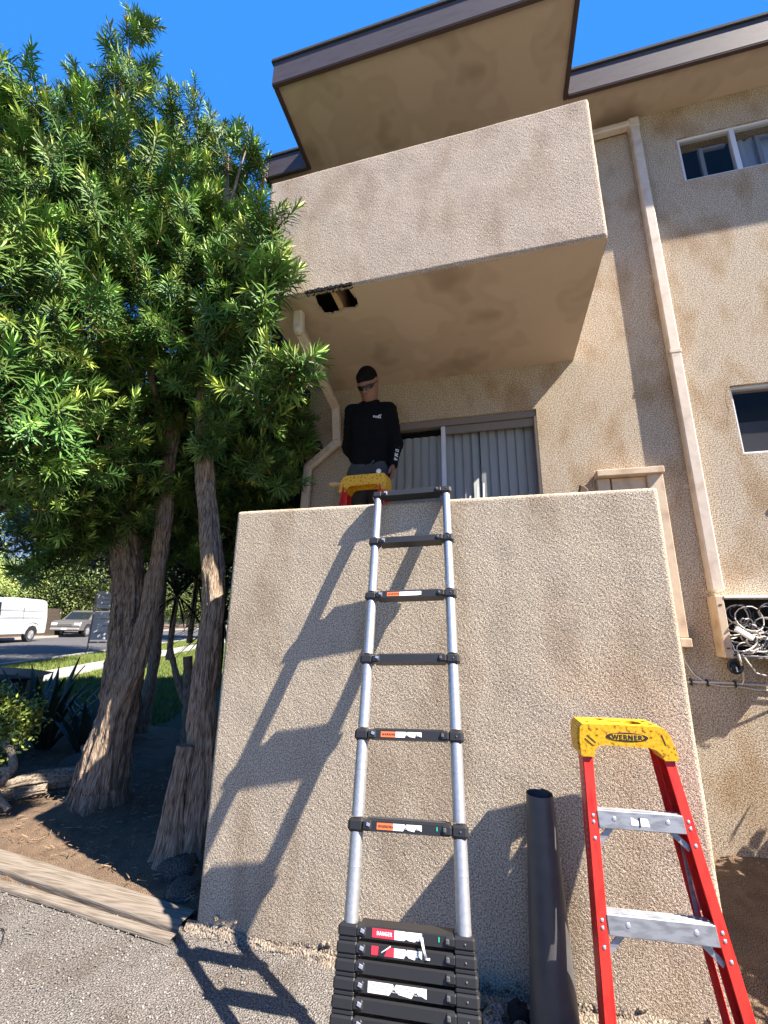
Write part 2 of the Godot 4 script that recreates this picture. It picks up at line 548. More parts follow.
func build_grass() -> void:
	var s := Shape.new()
	for k in 7:
		var a := TAU * k / 7.0
		var lean := Vector3(cos(a), 0, sin(a)) * (0.02 + 0.01 * (k % 3))
		var side := Vector3(-sin(a), 0, cos(a)) * 0.006
		var root := Vector3(cos(a * 2.3), 0, sin(a * 1.7)) * 0.03
		s.poly([root - side, root + side, root + lean + Vector3(0, 0.06 + 0.01 * (k % 4), 0)], root - lean)
	var m := s.mesh()
	var places := []
	var tints := []
	for k in 42000:
		var p: Vector3
		if k < 24000:
			p = street(rng.randf_range(-2, 26), rng.randf_range(-6.36, -5.25), 0.52)
		else:
			var a := rng.randf_range(2.5, 24)
			p = street(a, rng.randf_range(-4.45, -2.0), 0)
			p.y = rise(p.x, p.z) - 0.03
			if p.z > -5.6:
				continue
		places.append(Transform3D(Basis(Vector3.UP, rng.randf() * TAU).scaled(Vector3.ONE * rng.randf_range(0.7, 1.5)), p))
		var g := rng.randf_range(0.7, 1.3)
		tints.append(Color(g * rng.randf_range(0.9, 1.3), g, g * 0.8))
	scatter(m, places, tints, "grass", M.grass, self)


# ---------------------------------------------------------------- building
func wall_sheet(s: Shape, x0: float, x1: float, y0: float, y1: float, z: float, thick: float, holes: Array) -> void:
	# a wall that faces +z, with rectangular openings [x0, y0, x1, y1]
	var xs := [x0, x1]
	var ys := [y0, y1]
	for h in holes:
		xs.append(h[0]); xs.append(h[2]); ys.append(h[1]); ys.append(h[3])
	xs.sort(); ys.sort()
	for i in xs.size() - 1:
		for j in ys.size() - 1:
			if xs[i + 1] - xs[i] < 1e-4 or ys[j + 1] - ys[j] < 1e-4:
				continue
			var cx: float = (xs[i] + xs[i + 1]) / 2
			var cy: float = (ys[j] + ys[j + 1]) / 2
			var open := false
			for h in holes:
				open = open or (cx > h[0] and cx < h[2] and cy > h[1] and cy < h[3])
			if open:
				continue
			for e in [z, z - thick]:
				s.poly([Vector3(xs[i], ys[j], e), Vector3(xs[i + 1], ys[j], e), Vector3(xs[i + 1], ys[j + 1], e), Vector3(xs[i], ys[j + 1], e)], Vector3(cx, cy, z - thick / 2))
	for h in holes:
		var c := Vector3(1e3, 0, 0)
		s.poly([Vector3(h[0], h[1], z), Vector3(h[0], h[3], z), Vector3(h[0], h[3], z - thick), Vector3(h[0], h[1], z - thick)], Vector3(h[0] - 1, h[1], z))
		s.poly([Vector3(h[2], h[1], z), Vector3(h[2], h[3], z), Vector3(h[2], h[3], z - thick), Vector3(h[2], h[1], z - thick)], Vector3(h[2] + 1, h[1], z))
		s.poly([Vector3(h[0], h[1], z), Vector3(h[2], h[1], z), Vector3(h[2], h[1], z - thick), Vector3(h[0], h[1], z - thick)], Vector3(h[0], h[1] - 1, z))
		s.poly([Vector3(h[0], h[3], z), Vector3(h[2], h[3], z), Vector3(h[2], h[3], z - thick), Vector3(h[0], h[3], z - thick)], Vector3(h[0], h[3] + 1, z))


func bend(u: float, length: float, r: float) -> Vector2:
	# along a face that turns a rounded corner at its end: (place along the face, depth behind it)
	if u <= length - r:
		return Vector2(u, 0)
	var a := (u - (length - r)) / r
	if a < PI / 2:
		return Vector2(length - r + r * sin(a), r * (1 - cos(a)))
	return Vector2(length, r + (a - PI / 2) * r)


func rough_wall(x0: float, x1: float, y0: float, y1: float, z: float, thick: float, cell: float, amp: float, seed_: int, round_bottom: bool) -> Shape:
	# a plastered wall with really uneven plaster: front, both ends, top (and underside)
	var s := Shape.new()
	var w := x1 - x0
	var h := y1 - y0
	var r := 0.022
	var arc := r * PI / 2 - r
	var extra := arc + thick - r
	var nu := int((w + 2 * extra) / cell) + 1
	var nv := int((h + extra * (1.1 if round_bottom else 1.0)) / cell) + 1
	var f := FastNoiseLite.new()
	f.seed = seed_
	f.frequency = 1.0
	f.fractal_octaves = 3
	var du := (w + 2 * extra) / (nu - 1)
	var under := arc + 0.004 if round_bottom else 0.0
	var dv := (h + extra + under) / (nv - 1)
	var place := func(i, j):
		var u: float = i * du - extra - w / 2
		var vv: float = j * dv - under - h / 2
		var a := bend(absf(u), w / 2, r)
		var b := bend(vv, h / 2, r) if vv > 0 or not round_bottom else bend(-vv, h / 2, r)
		var bump := f.get_noise_2d(u * 68, vv * 68) * amp + f.get_noise_2d(u * 13 + 50, vv * 13) * amp * 0.22 + f.get_noise_2d(u * 2.2, vv * 2.2 + 30) * amp * 1.6
		var x := a.x * signf(u)
		var y := b.x * (signf(vv) if round_bottom else 1.0)
		if not round_bottom and vv <= h / 2 - r:
			y = vv
		var away := Vector3(0, 0, 1)
		if a.y > r * 0.5:
			away = Vector3(signf(u), 0, 0)
		elif b.y > r * 0.5:
			away = Vector3(0, signf(vv), 0)
		return Vector3((x0 + x1) / 2 + x, (y0 + y1) / 2 + y, z - a.y - b.y) + away * bump
	var flat := Vector3.BACK
	s.sheet(nu, nv, place, Vector3.BACK if true else flat)
	var yb := y0 + (0.26 if round_bottom else 0.0)
	s.poly([Vector3(x0, yb, z - thick), Vector3(x1, yb, z - thick), Vector3(x1, y1, z - thick), Vector3(x0, y1, z - thick)], Vector3(0, (y0 + y1) / 2, z))
	return s


func build_building() -> void:
	var b := thing("apartment_building", "tan stucco apartment building with brown fascia and an upper balcony", "building")
	var door := [-1.185, 1.36, 0.395, 3.285]
	var w_up := [1.81, 5.355, 2.90, 5.855]
	var w_low := [1.815, 2.74, 2.90, 3.305]
	var s := Shape.new()
	wall_sheet(s, -1.72, 7.0, -0.1, 6.224, WALL_Z, 0.16, [door, w_up, w_low])
	s.span(Vector3(-1.72, -0.1, WALL_Z - 0.16), Vector3(-1.56, 6.2, -9.0))
	s.span(Vector3(6.84, -0.1, WALL_Z - 0.16), Vector3(7.0, 6.2, -9.0))
	s.span(Vector3(-1.56, -0.1, -9.0), Vector3(6.84, 6.2, -8.84))
	part(s, "wall", M.stucco_wall, b)

	# roof over the building, and the canopy over the balcony, all in one plane
	s = Shape.new()
	s.span(Vector3(-2.22, 6.225, -9.4), Vector3(7.5, 6.255, -3.20))
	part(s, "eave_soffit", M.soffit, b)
	s = Shape.new()
	s.span(Vector3(-1.705, 6.225, -3.199), Vector3(0.82, 6.255, -2.45))
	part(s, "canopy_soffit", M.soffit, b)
	var roof := Shape.new()
	roof.span(Vector3(-2.255, 6.471, -9.4), Vector3(7.5, 6.51, -3.145), 0.006)
	roof.span(Vector3(-1.765, 6.472, -3.144), Vector3(0.875, 6.511, -2.40), 0.006)
	part(roof, "roof", M.shingle, b)
	# fascia boards with a thin drip board below the shingles
	for f in [[Vector3(-2.21, 6.205, -3.20), Vector3(-1.745, 6.47, -3.16)], [Vector3(0.859, 6.205, -3.20), Vector3(7.5, 6.47, -3.16)], [Vector3(-1.745, 6.205, -2.455), Vector3(0.858, 6.47, -2.415)], [Vector3(-1.743, 6.205, -3.198), Vector3(-1.705, 6.469, -2.456)], [Vector3(0.82, 6.205, -3.198), Vector3(0.857, 6.469, -2.456)], [Vector3(-2.25, 6.205, -9.3), Vector3(-2.212, 6.47, -3.16)]]:
		s = Shape.new()
		s.span(f[0], f[1], 0.004)
		part(s, "fascia_board", M.fascia, b)
		s = Shape.new()
		s.span(f[0] + Vector3(0.002, -0.012, 0.003), Vector3(f[1].x - 0.002, f[0].y - 0.0005, f[1].z - 0.003), 0.002)
		part(s, "fascia_edge", M.fascia_edge, b)
	# a block of the building that stands above the roof at the left
	s = Shape.new()
	s.span(Vector3(-2.0, 6.513, -6.0), Vector3(0.0, 7.75, -4.05), 0.01)
	part(s, "roof_block", M.stucco_pale, b)

	# balcony: parapets, soffit with a hole broken into it
	var bal := part(rough_wall(-1.555, 0.732, SOFFIT_Y, 4.81, FRONT_Z, 0.15, 0.0080, 0.0016, 71, true), "balcony_parapet", M.stucco_pale, b)
	s = Shape.new()
	s.span(Vector3(0.585, SOFFIT_Y + 0.024, WALL_Z), Vector3(0.728, 4.80, FRONT_Z - 0.15))
	part(s, "side_parapet", M.stucco_pale, b)
	s = Shape.new()
	s.span(Vector3(-1.55, SOFFIT_Y + 0.024, WALL_Z), Vector3(-1.41, 4.80, FRONT_Z - 0.15))
	part(s, "side_parapet", M.stucco_pale, b)
	s = Shape.new()
	var rim := []
	var corners := [Vector2(-1.165, -2.30), Vector2(-1.05, -2.292), Vector2(-0.95, -2.298), Vector2(-0.865, -2.29), Vector2(-0.842, -2.345), Vector2(-0.868, -2.38), Vector2(-0.85, -2.45), Vector2(-0.90, -2.495), Vector2(-1.00, -2.485), Vector2(-1.08, -2.51), Vector2(-1.135, -2.495), Vector2(-1.15, -2.40)]
	for k in corners.size():
		var p: Vector2 = corners[k]
		var q: Vector2 = corners[(k + 1) % corners.size()]
		for t in 4:
			var o := p.lerp(q, t / 4.0)
			rim.append(o + Vector2(rng.randf_range(-0.006, 0.006), rng.randf_range(-0.006, 0.006)))
	# two halves of the soffit that meet across the hole
	var fx0 := -1.553
	var fx1 := 0.73
	var fz := FRONT_Z - 0.012
	var bz := WALL_Z
	var front_half := PackedVector2Array([Vector2(fx0, fz), Vector2(fx1, fz), Vector2(fx1, -2.40)])
	var back_half := PackedVector2Array([Vector2(fx0, bz), Vector2(fx1, bz), Vector2(fx1, -2.40)])
	var near := []
	var far := []
	for k in rim.size():
		var p: Vector2 = rim[k]
		if p.y > -2.40:
			near.append(p)
		else:
			far.append(p)
	near.sort_custom(func(a, c): return a.x > c.x)
	far.sort_custom(func(a, c): return a.x > c.x)
	var right_mid := Vector2(-0.855, -2.40)
	var left_mid := Vector2(-1.15, -2.40)
	for half in [[front_half, near], [back_half, far]]:
		var o: PackedVector2Array = half[0]
		o.append(right_mid)
		for p in half[1]:
			if p.x < right_mid.x - 0.004 and p.x > left_mid.x + 0.004:
				o.append(p)
		o.append(left_mid)
		o.append(Vector2(fx0, -2.40))
		var flipped := PackedVector2Array()
		for p in o:
			flipped.append(Vector2(p.x, -p.y))
		var sh := Shape.new()
		sh.xf = Transform3D(Basis(Vector3.RIGHT, Vector3(0, 0, -1), Vector3(0, 1, 0)), Vector3(0, SOFFIT_Y, 0))
		sh.extrude(flipped, 0.0, 0.022)
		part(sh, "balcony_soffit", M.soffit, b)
	s = Shape.new()
	s.span(Vector3(-1.41, 3.90, WALL_Z), Vector3(0.585, 3.96, FRONT_Z - 0.02))
	part(s, "balcony_floor", M.dark, b)
	for x in [-1.395, -1.005, -0.60, -0.20, 0.20]:
		s = Shape.new()
		s.span(Vector3(x - 0.02, SOFFIT_Y + 0.024, WALL_Z), Vector3(x + 0.02, 3.90, FRONT_Z - 0.03), 0.003)
		part(s, "joist", M.lumber, b)
	# torn building paper along the broken rim
	s = Shape.new()
	s.sheet(40, 9, func(i, j):
		var t: float = i / 39.0
		var x := -1.19 + t * 0.345
		var ragged := 0.5 + 0.5 * bumps.get_noise_2d(i * 70.0, 5.0)
		var z = FRONT_Z + 0.012 - j / 8.0 * (0.022 + 0.030 * ragged)
		return Vector3(x, SOFFIT_Y + 0.002 + 0.010 * sin(j / 8.0 * PI) * ragged - 0.008 * ragged + 0.012 * bumps.get_noise_2d(i * 90.0, j * 130.0), z), Vector3.DOWN)
	s.sheet(40, 6, func(i, j):
		var t: float = i / 39.0
		var ragged := 0.5 + 0.5 * bumps.get_noise_2d(i * 110.0, 25.0)
		return Vector3(-1.19 + t * 0.345, SOFFIT_Y - 0.006 + j / 5.0 * (0.012 + 0.030 * ragged), FRONT_Z + 0.009 + 0.006 * bumps.get_noise_2d(i * 90.0, j * 130.0)), Vector3.BACK)
	part(s, "torn_paper", M.black_paper, b)

	# sliding door
	var d := Node3D.new()
	d.name = "sliding_door"
	b.add_child(d)
	s = Shape.new()
	var zf := WALL_Z - 0.02
	s.span(Vector3(door[0], 3.225, zf - 0.08), Vector3(door[2], 3.285, zf), 0.003)
	s.span(Vector3(door[0], 1.36, zf - 0.08), Vector3(door[2], 1.41, zf), 0.003)
	s.span(Vector3(door[0], 1.412, zf - 0.08), Vector3(door[0] + 0.03, 3.223, zf), 0.003)
	part(s, "frame", M.frame_dark, d)
	s = Shape.new()
	s.span(Vector3(door[2] - 0.022, 1.412, zf - 0.08), Vector3(door[2], 3.223, zf + 0.012), 0.003)
	part(s, "jamb", M.trim, d)
	s = Shape.new()
	s.span(Vector3(-0.425, 1.412, zf - 0.05), Vector3(-0.385, 3.223, zf - 0.012), 0.003)
	part(s, "stile", M.frame, d)
	s = Shape.new()
	s.span(Vector3(-0.383, 3.15, zf - 0.05), Vector3(door[2] - 0.024, 3.223, zf - 0.02), 0.003)
	part(s, "head_rail", M.frame_dark, d)
	for px in [[door[0] + 0.03, -0.425], [-0.385, door[2] - 0.022]]:
		s = Shape.new()
		s.span(Vector3(px[0], 1.41, zf - 0.036), Vector3(px[1], 3.225, zf - 0.030))
		part(s, "pane", M.glass, d)
	for k in 20:
		var x: float = door[0] + 0.07 + k * 0.0765
		s = Shape.new()
		var turn := Basis(Vector3.UP, 0.32 + rng.randf_range(-0.12, 0.12))
		if k == 13:
			turn = Basis(Vector3.UP, 0.7) * Basis(Vector3.BACK, 0.012)
		s.xf = Transform3D(turn, Vector3(x, 2.30, zf - 0.12))
		s.sheet(6, 2, func(i, j): return Vector3((i - 2.5) * 0.0172, (j - 0.5) * 1.76, 0.008 * cos((i - 2.5) / 2.5 * 1.5)), Vector3.BACK)
		part(s, "blind_slat", M.blind, d)

	# upper window: two sliding sashes
	window(b, w_up, 2.245, true)
	window(b, w_low, 2.36, false)
	# dark rooms behind the openings
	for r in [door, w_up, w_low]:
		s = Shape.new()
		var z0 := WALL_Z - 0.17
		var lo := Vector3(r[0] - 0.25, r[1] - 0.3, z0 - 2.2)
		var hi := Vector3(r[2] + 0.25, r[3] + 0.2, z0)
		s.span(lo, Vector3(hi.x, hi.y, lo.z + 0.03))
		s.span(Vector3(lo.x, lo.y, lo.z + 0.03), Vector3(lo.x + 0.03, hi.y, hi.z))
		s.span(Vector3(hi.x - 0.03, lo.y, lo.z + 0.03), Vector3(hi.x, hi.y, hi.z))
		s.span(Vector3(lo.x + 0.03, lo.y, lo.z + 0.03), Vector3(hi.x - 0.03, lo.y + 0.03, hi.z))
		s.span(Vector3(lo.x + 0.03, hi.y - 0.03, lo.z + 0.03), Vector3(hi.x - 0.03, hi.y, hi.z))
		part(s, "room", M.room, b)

	# downspout on the right, with its elbow under the eave
	s = Shape.new()
	s.span(Vector3(1.425, 1.735, WALL_Z + 0.006), Vector3(1.505, 6.06, WALL_Z + 0.082), 0.010)
	s.bar(Vector3(1.43, 6.09, WALL_Z + 0.047), Vector3(0.95, 6.07, WALL_Z + 0.047), 0.06, 0.075, Vector3.BACK, 0.010)
	s.span(Vector3(1.418, 6.03, WALL_Z + 0.005), Vector3(1.512, 6.14, WALL_Z + 0.086), 0.012)
	s.span(Vector3(1.421, 3.60, WALL_Z + 0.007), Vector3(1.509, 3.64, WALL_Z + 0.0845), 0.006)
	var ds := part(s, "downspout", M.pipe, b)
	for y in [2.5, 4.4]:
		s = Shape.new()
		s.span(Vector3(1.395, y, WALL_Z), Vector3(1.535, y + 0.03, WALL_Z + 0.006))
		part(s, "strap", M.pipe, ds)
	# downspout on the left: from the balcony back to the wall, along it and down
	s = Shape.new()
	var run := [Vector3(-1.315, 3.72, -2.43), Vector3(-1.325, 3.59, -2.47), Vector3(-1.385, 3.44, -3.40), Vector3(-1.385, 3.12, -3.47), Vector3(-1.67, 2.90, -3.48), Vector3(-1.70, 1.3, -3.48)]
	for k in run.size() - 1:
		s.bar(run[k], run[k + 1], 0.075, 0.06, Vector3.BACK if k != 1 else Vector3.UP, 0.010)
	for k in range(1, run.size() - 1):
		s.ball(run[k], Vector3(0.047, 0.047, 0.043), 6, 10)
	part(s, "corner_downspout", M.pipe, b)
	# hairline cracks in the plaster beside the windows
	s = Shape.new()
	var crack := [[Vector2(1.80, 3.30), Vector2(1.775, 3.20), Vector2(1.778, 3.10), Vector2(1.75, 2.98)], [Vector2(1.80, 5.34), Vector2(1.72, 5.27), Vector2(1.66, 5.25)]]
	for line in crack:
		s = Shape.new()
		for k in line.size() - 1:
			for q in 5:
				var p0: Vector2 = line[k].lerp(line[k + 1], q / 5.0) + Vector2(0.010 * bumps.get_noise_2d(q * 37.0 + k * 90, 0), 0)
				var p1: Vector2 = line[k].lerp(line[k + 1], (q + 1) / 5.0) + Vector2(0.010 * bumps.get_noise_2d((q + 1) * 37.0 + k * 90, 0), 0)
				if q == 4:
					p1 = line[k + 1]
				s.bar(Vector3(p0.x, p0.y, WALL_Z + 0.0005), Vector3(p1.x, p1.y, WALL_Z + 0.0005), 0.0018, 0.0016, Vector3.BACK)
		part(s, "crack", M.crack, b)


func window(b: Node3D, w: Array, mid: float, upper: bool) -> void:
	var f := Node3D.new()
	f.name = numbered("window", b)
	b.add_child(f)
	var z := WALL_Z - (0.012 if upper else 0.026)
	var s := Shape.new()
	var t := 0.022
	s.span(Vector3(w[0], w[1], z - 0.05), Vector3(w[0] + t, w[3], z), 0.003)
	s.span(Vector3(w[2] - t, w[1], z - 0.05), Vector3(w[2], w[3], z), 0.003)
	s.span(Vector3(w[0] + t, w[1], z - 0.05), Vector3(w[2] - t, w[1] + t, z), 0.003)
	s.span(Vector3(w[0] + t, w[3] - t, z - 0.05), Vector3(w[2] - t, w[3], z), 0.003)
	part(s, "frame", M.frame, f)
	s = Shape.new()
	s.span(Vector3(mid - 0.02, w[1] + t, z - 0.04), Vector3(mid + 0.02, w[3] - t, z - 0.004), 0.003)
	part(s, "stile", M.frame, f)
	if upper:
		# an inner sash seen through the glass on each side
		s = Shape.new()
		s.sheet(40, 2, func(i, j): return Vector3(mid + 0.03 + i * 0.0155, w[1] + t + j * (w[3] - w[1] - 2 * t), z - 0.13 + 0.012 * sin(i * 1.3)), Vector3.BACK)
		part(s, "curtain", M.curtain, f)
		for x in [2.02, 2.46]:
			s = Shape.new()
			s.span(Vector3(x - 0.016, w[1] + t, z - 0.10), Vector3(x + 0.016, w[3] - t - 0.05, z - 0.07))
			s.span(Vector3(x + 0.018, w[3] - t - 0.08, z - 0.10), Vector3(x + 0.20, w[3] - t - 0.055, z - 0.07))
			part(s, "inner_sash", M.cladding, f)
	else:
		s = Shape.new()
		s.span(Vector3(w[0] + t, w[1] + t, z - 0.09), Vector3(w[2] - t, w[1] + 0.29, z - 0.07))
		part(s, "insect_screen", M.screen, f)
	for p in [[w[0] + t, mid - 0.02], [mid + 0.02, w[2] - t]]:
		s = Shape.new()
		s.span(Vector3(p[0], w[1] + t, z - 0.028), Vector3(p[1], w[3] - t, z - 0.023))
		part(s, "pane", M.glass, f)


func build_patio() -> void:
	var p := thing("patio_wall", "chest high tan stucco patio wall that the silver ladder leans on", "wall")
	part(rough_wall(-1.555, 0.785, 0.02, 2.16, FRONT_Z, 0.15, 0.0064, 0.0015, 91, false), "front_wall", M.stucco, p)
	var s := Shape.new()
	s.span(Vector3(0.635, 0.0, WALL_Z), Vector3(0.780, 2.15, FRONT_Z - 0.15))
	part(s, "side_wall", M.stucco, p)
	s = Shape.new()
	s.span(Vector3(-1.55, 0.0, WALL_Z), Vector3(-1.405, 2.15, FRONT_Z - 0.15))
	part(s, "side_wall", M.stucco, p)
	s = Shape.new()
	s.span(Vector3(-1.405, 1.24, WALL_Z), Vector3(0.635, 1.36, FRONT_Z - 0.15))
	part(s, "patio_floor", M.concrete, p)
	# the crumbling footing along the foot of the wall
	s = Shape.new()
	s.sheet(220, 26, func(i, j):
		var x = -1.60 + i * 0.0109
		var t: float = j / 25.0
		var out := 0.03 + 0.10 * clampf((x + 1.25) / 0.7, 0.0, 1.0) * (0.7 + 0.5 * bumps.get_noise_2d(x * 60, 3)) 
		var gap := -0.035 * exp(-pow((t - 0.12) / 0.07, 2)) * clampf(0.4 + 1.5 * bumps.get_noise_2d(x * 45, 80), 0.0, 1.0)
		var y := (1.0 - t) * 0.040 * (1.0 + 0.8 * bumps.get_noise_2d(x * 50, 10)) + bumps.get_noise_2d(x * 240, t * 60) * 0.008 + gap
		return Vector3(x, y - 0.004 - t * t * 0.012, FRONT_Z + 0.004 + t * out + 0.012 * bumps.get_noise_2d(x * 200, t * 40 + 9)), Vector3(0, 1, 1))
	part(s, "footing", M.concrete, p)
	# the plaster's broken lower lip
	s = Shape.new()
	for k in 90:
		var x := -1.53 + k * 0.0255 + rng.randf_range(-0.008, 0.008)
		if rng.randf() < 0.72:
			continue
		s.box(Vector3(x, 0.052 + rng.randf_range(-0.02, 0.016), FRONT_Z + 0.004), Vector3(rng.randf_range(0.012, 0.05), rng.randf_range(0.010, 0.03), rng.randf_range(0.010, 0.026)), 0.006, Basis.from_euler(Vector3(rng.randf_range(-0.5, 0.5), rng.randf_range(-0.5, 0.5), rng.randf_range(-0.5, 0.5))))
	var lip := part(s, "plaster_crumbs", M.concrete, p)
	lip.set_meta("kind", "stuff")
	# lumps of broken stone and black roofing felt behind the black roll
	for k in 9:
		s = Shape.new()
		var c := Vector3(-0.24 + (k % 5) * 0.075 + rng.randf_range(-0.02, 0.02), 0.035, -2.16 + (k / 5) * 0.07)
		var r := rng.randf_range(0.028, 0.05)
		s.sheet(13, 9, func(i, j):
			var a: float = TAU * (i % 12) / 12.0
			var t: float = PI * j / 8.0
			var o := Vector3(sin(t) * cos(a), cos(t) * 0.7, sin(t) * sin(a))
			return c + o * r * (1.0 + 0.45 * bumps.get_noise_3d(o.x * 90 + k * 60, o.y * 90, o.z * 90)), Vector3(0, 1, 0))
		var st := part(s, "rubble_stone", M.concrete if k % 3 else M.black_paper)
		var spot: String = ["first lump of rubble from the telescoping ladder, against the wall foot", "second lump of rubble from the ladder, against the wall foot", "third lump of rubble from the ladder, against the wall foot", "rubble lump close to the black roll, against the wall foot", "rubble lump half behind the black roll, at the wall foot", "lump of rubble in front of the row, next to the ladder foot", "second lump in the front row of rubble by the ladder", "third lump in the front row of rubble by the ladder", "lump in the front row of rubble, touching the black roll"][k]
		tag(st, spot, "stone", "rubble at the foot of the wall")


func build_wall_fittings() -> void:
	# flat wooden cabinet on the wall, behind the end of the patio wall
	var c := thing("utility_cabinet", "tan painted wooden cabinet on the wall behind the patio wall", "cabinet", Vector3(1.02, 1.40, WALL_Z))
	var s := Shape.new()
	s.xf = Transform3D(Basis.IDENTITY, Vector3(-1.02, -1.40, -WALL_Z))
	s.xf.origin.z = -WALL_Z
	s.span(Vector3(0.785, 2.605, WALL_Z), Vector3(1.245, 2.655, WALL_Z + 0.115), 0.004)
	part(s, "cap_board", M.trim, c)
	for x in [[0.795, 0.885], [1.135, 1.240]]:
		s = Shape.new()
		s.xf.origin = Vector3(-1.02, -1.40, -WALL_Z)
		s.span(Vector3(x[0], 1.42, WALL_Z), Vector3(x[1], 2.603, WALL_Z + (0.05 if x[0] < 1 else 0.085)), 0.004)
		part(s, "side_board", M.trim, c)
	s = Shape.new()
	s.xf.origin = Vector3(-1.02, -1.40, -WALL_Z)
	s.span(Vector3(0.897, 1.45, WALL_Z), Vector3(1.133, 2.60, WALL_Z + 0.045), 0.003)
	part(s, "door_panel", M.trim, c)
	s = Shape.new()
	s.xf.origin = Vector3(-1.02, -1.40, -WALL_Z)
	s.span(Vector3(1.18, 1.36, WALL_Z), Vector3(1.25, 1.417, WALL_Z + 0.10), 0.004)
	part(s, "foot_block", M.trim, c)

	# open cable box
	var e := thing("cable_box", "open metal cable box on the wall, full of tangled wires", "utility box", Vector3(1.43, 1.30, WALL_Z))
	var at := Vector3(-1.43, -1.30, -WALL_Z)
	s = Shape.new(); s.xf.origin = at
	s.span(Vector3(1.415, 1.30, WALL_Z + 0.004), Vector3(1.465, 1.70, WALL_Z + 0.128), 0.004)
	var flange := part(s, "side_panel", M.trim, e)
	for y in [1.36, 1.64]:
		s = Shape.new(); s.xf.origin = at
		s.box(Vector3(1.440, y, WALL_Z + 0.129), Vector3(0.018, 0.010, 0.004), 0.001)
		part(s, "screw", M.rust, flange)
	s = Shape.new(); s.xf.origin = at
	s.span(Vector3(1.467, 1.684, WALL_Z + 0.004), Vector3(1.83, 1.70, WALL_Z + 0.132), 0.002)
	part(s, "top_panel", M.white, e)
	s = Shape.new(); s.xf.origin = at
	s.span(Vector3(1.467, 1.30, WALL_Z + 0.004), Vector3(1.83, 1.682, WALL_Z + 0.012))
	s.span(Vector3(1.81, 1.30, WALL_Z + 0.013), Vector3(1.83, 1.682, WALL_Z + 0.132))
	part(s, "back_panel", M.dark, e)
	s = Shape.new(); s.xf.origin = at
	s.span(Vector3(1.467, 1.30, WALL_Z + 0.013), Vector3(1.808, 1.308, WALL_Z + 0.132), 0.001)
	part(s, "bottom_panel", M.cladding, e)

	var t := thing("cable_tangle", "tangle of white, grey and black cables spilling in the open box", "cables", Vector3(1.8, 1.31, WALL_Z + 0.12))
	at = Vector3(-1.8, -1.31, -WALL_Z - 0.12)
	for k in 60:
		s = Shape.new(); s.xf.origin = at
		var pts := []
		var a := Vector3(1.48 + rng.randf() * 0.30, 1.33 + rng.randf() * 0.20, WALL_Z + 0.03 + rng.randf() * 0.11)
		var turn := rng.randf() * TAU
		var r := rng.randf_range(0.03, 0.11)
		if k < 5:
			a = Vector3([1.56, 1.575, 1.72, 1.70, 1.60][k], [1.575, 1.585, 1.60, 1.56, 1.55][k], WALL_Z + 0.06 + k * 0.015)
			r = [0.066, 0.060, 0.05, 0.07, 0.08][k]
		for q in 15:
			var th := turn + q * (0.45 if k < 5 else 0.28)
			var o := Vector3(cos(th) * r, sin(th) * r * (1.0 if k < 5 else 0.6), 0.02 * sin(th * 1.7))
			if k >= 5:
				o += Vector3((q - 7) * 0.011, 0, 0)
			var p := a + o
			pts.append(Vector3(clampf(p.x, 1.475, 1.80), clampf(p.y, 1.314, 1.665), clampf(p.z, WALL_Z + 0.018, WALL_Z + 0.165)))
		var rad := rng.randf_range(0.0028, 0.0052)
		var radii := []
		for q in pts.size():
			radii.append(rad)
		s.tube(pts, radii, 6)
		part(s, "cable", [M.cable_white, M.cable_grey, M.cable_white, M.cable_black][k % 4], t)
	s = Shape.new(); s.xf.origin = at
	s.box(Vector3(1.535, 1.455, WALL_Z + 0.150), Vector3(0.11, 0.034, 0.026), 0.006, Basis(Vector3.BACK, -0.65))
	part(s, "splitter", M.white, t)

	# cables that leave the box
	var loose := [
		["white cable that drops from the cabinet foot and runs to the box", [Vector3(1.20, 1.37, WALL_Z + 0.05), Vector3(1.215, 1.27, WALL_Z + 0.02), Vector3(1.26, 1.18, WALL_Z + 0.012), Vector3(1.33, 1.125, WALL_Z + 0.012), Vector3(1.42, 1.11, WALL_Z + 0.012), Vector3(1.50, 1.115, WALL_Z + 0.012), Vector3(1.60, 1.10, WALL_Z + 0.02), Vector3(1.9, 1.10, WALL_Z + 0.02)], 0.0045],
		["straight beige conduit run low on the wall under the box", [Vector3(0.79, 1.14, WALL_Z + 0.012), Vector3(1.20, 1.13, WALL_Z + 0.012), Vector3(1.45, 1.135, WALL_Z + 0.012), Vector3(1.56, 1.13, WALL_Z + 0.012), Vector3(2.3, 1.125, WALL_Z + 0.012)], 0.007],
		["pale cable hanging out of the box corner down to the conduit", [Vector3(1.49, 1.34, WALL_Z + 0.13), Vector3(1.488, 1.29, WALL_Z + 0.145), Vector3(1.52, 1.21, WALL_Z + 0.08), Vector3(1.54, 1.16, WALL_Z + 0.03), Vector3(1.53, 1.13, WALL_Z + 0.02)], 0.005],
		["pale cable looping right from the bottom of the open box", [Vector3(1.51, 1.33, WALL_Z + 0.13), Vector3(1.53, 1.27, WALL_Z + 0.15), Vector3(1.58, 1.21, WALL_Z + 0.11), Vector3(1.66, 1.19, WALL_Z + 0.10), Vector3(1.9, 1.20, WALL_Z + 0.05)], 0.0045]]
	for l in loose:
		s = Shape.new()
		var fine := Curve3D.new()
		var pts: Array = l[1]
		for k in pts.size():
			var tan: Vector3 = (pts[mini(k + 1, pts.size() - 1)] - pts[maxi(k - 1, 0)]) / 6.0
			fine.add_point(pts[k], -tan, tan)
		var smooth := []
		var radii := []
		for k in 33:
			smooth.append(fine.sample_baked(fine.get_baked_length() * k / 32.0))
			radii.append(l[2])
		s.tube(smooth, radii, 7)
		tag(part(s, "loose_cable", M.cable_white), l[0], "cable", "cables below the box")
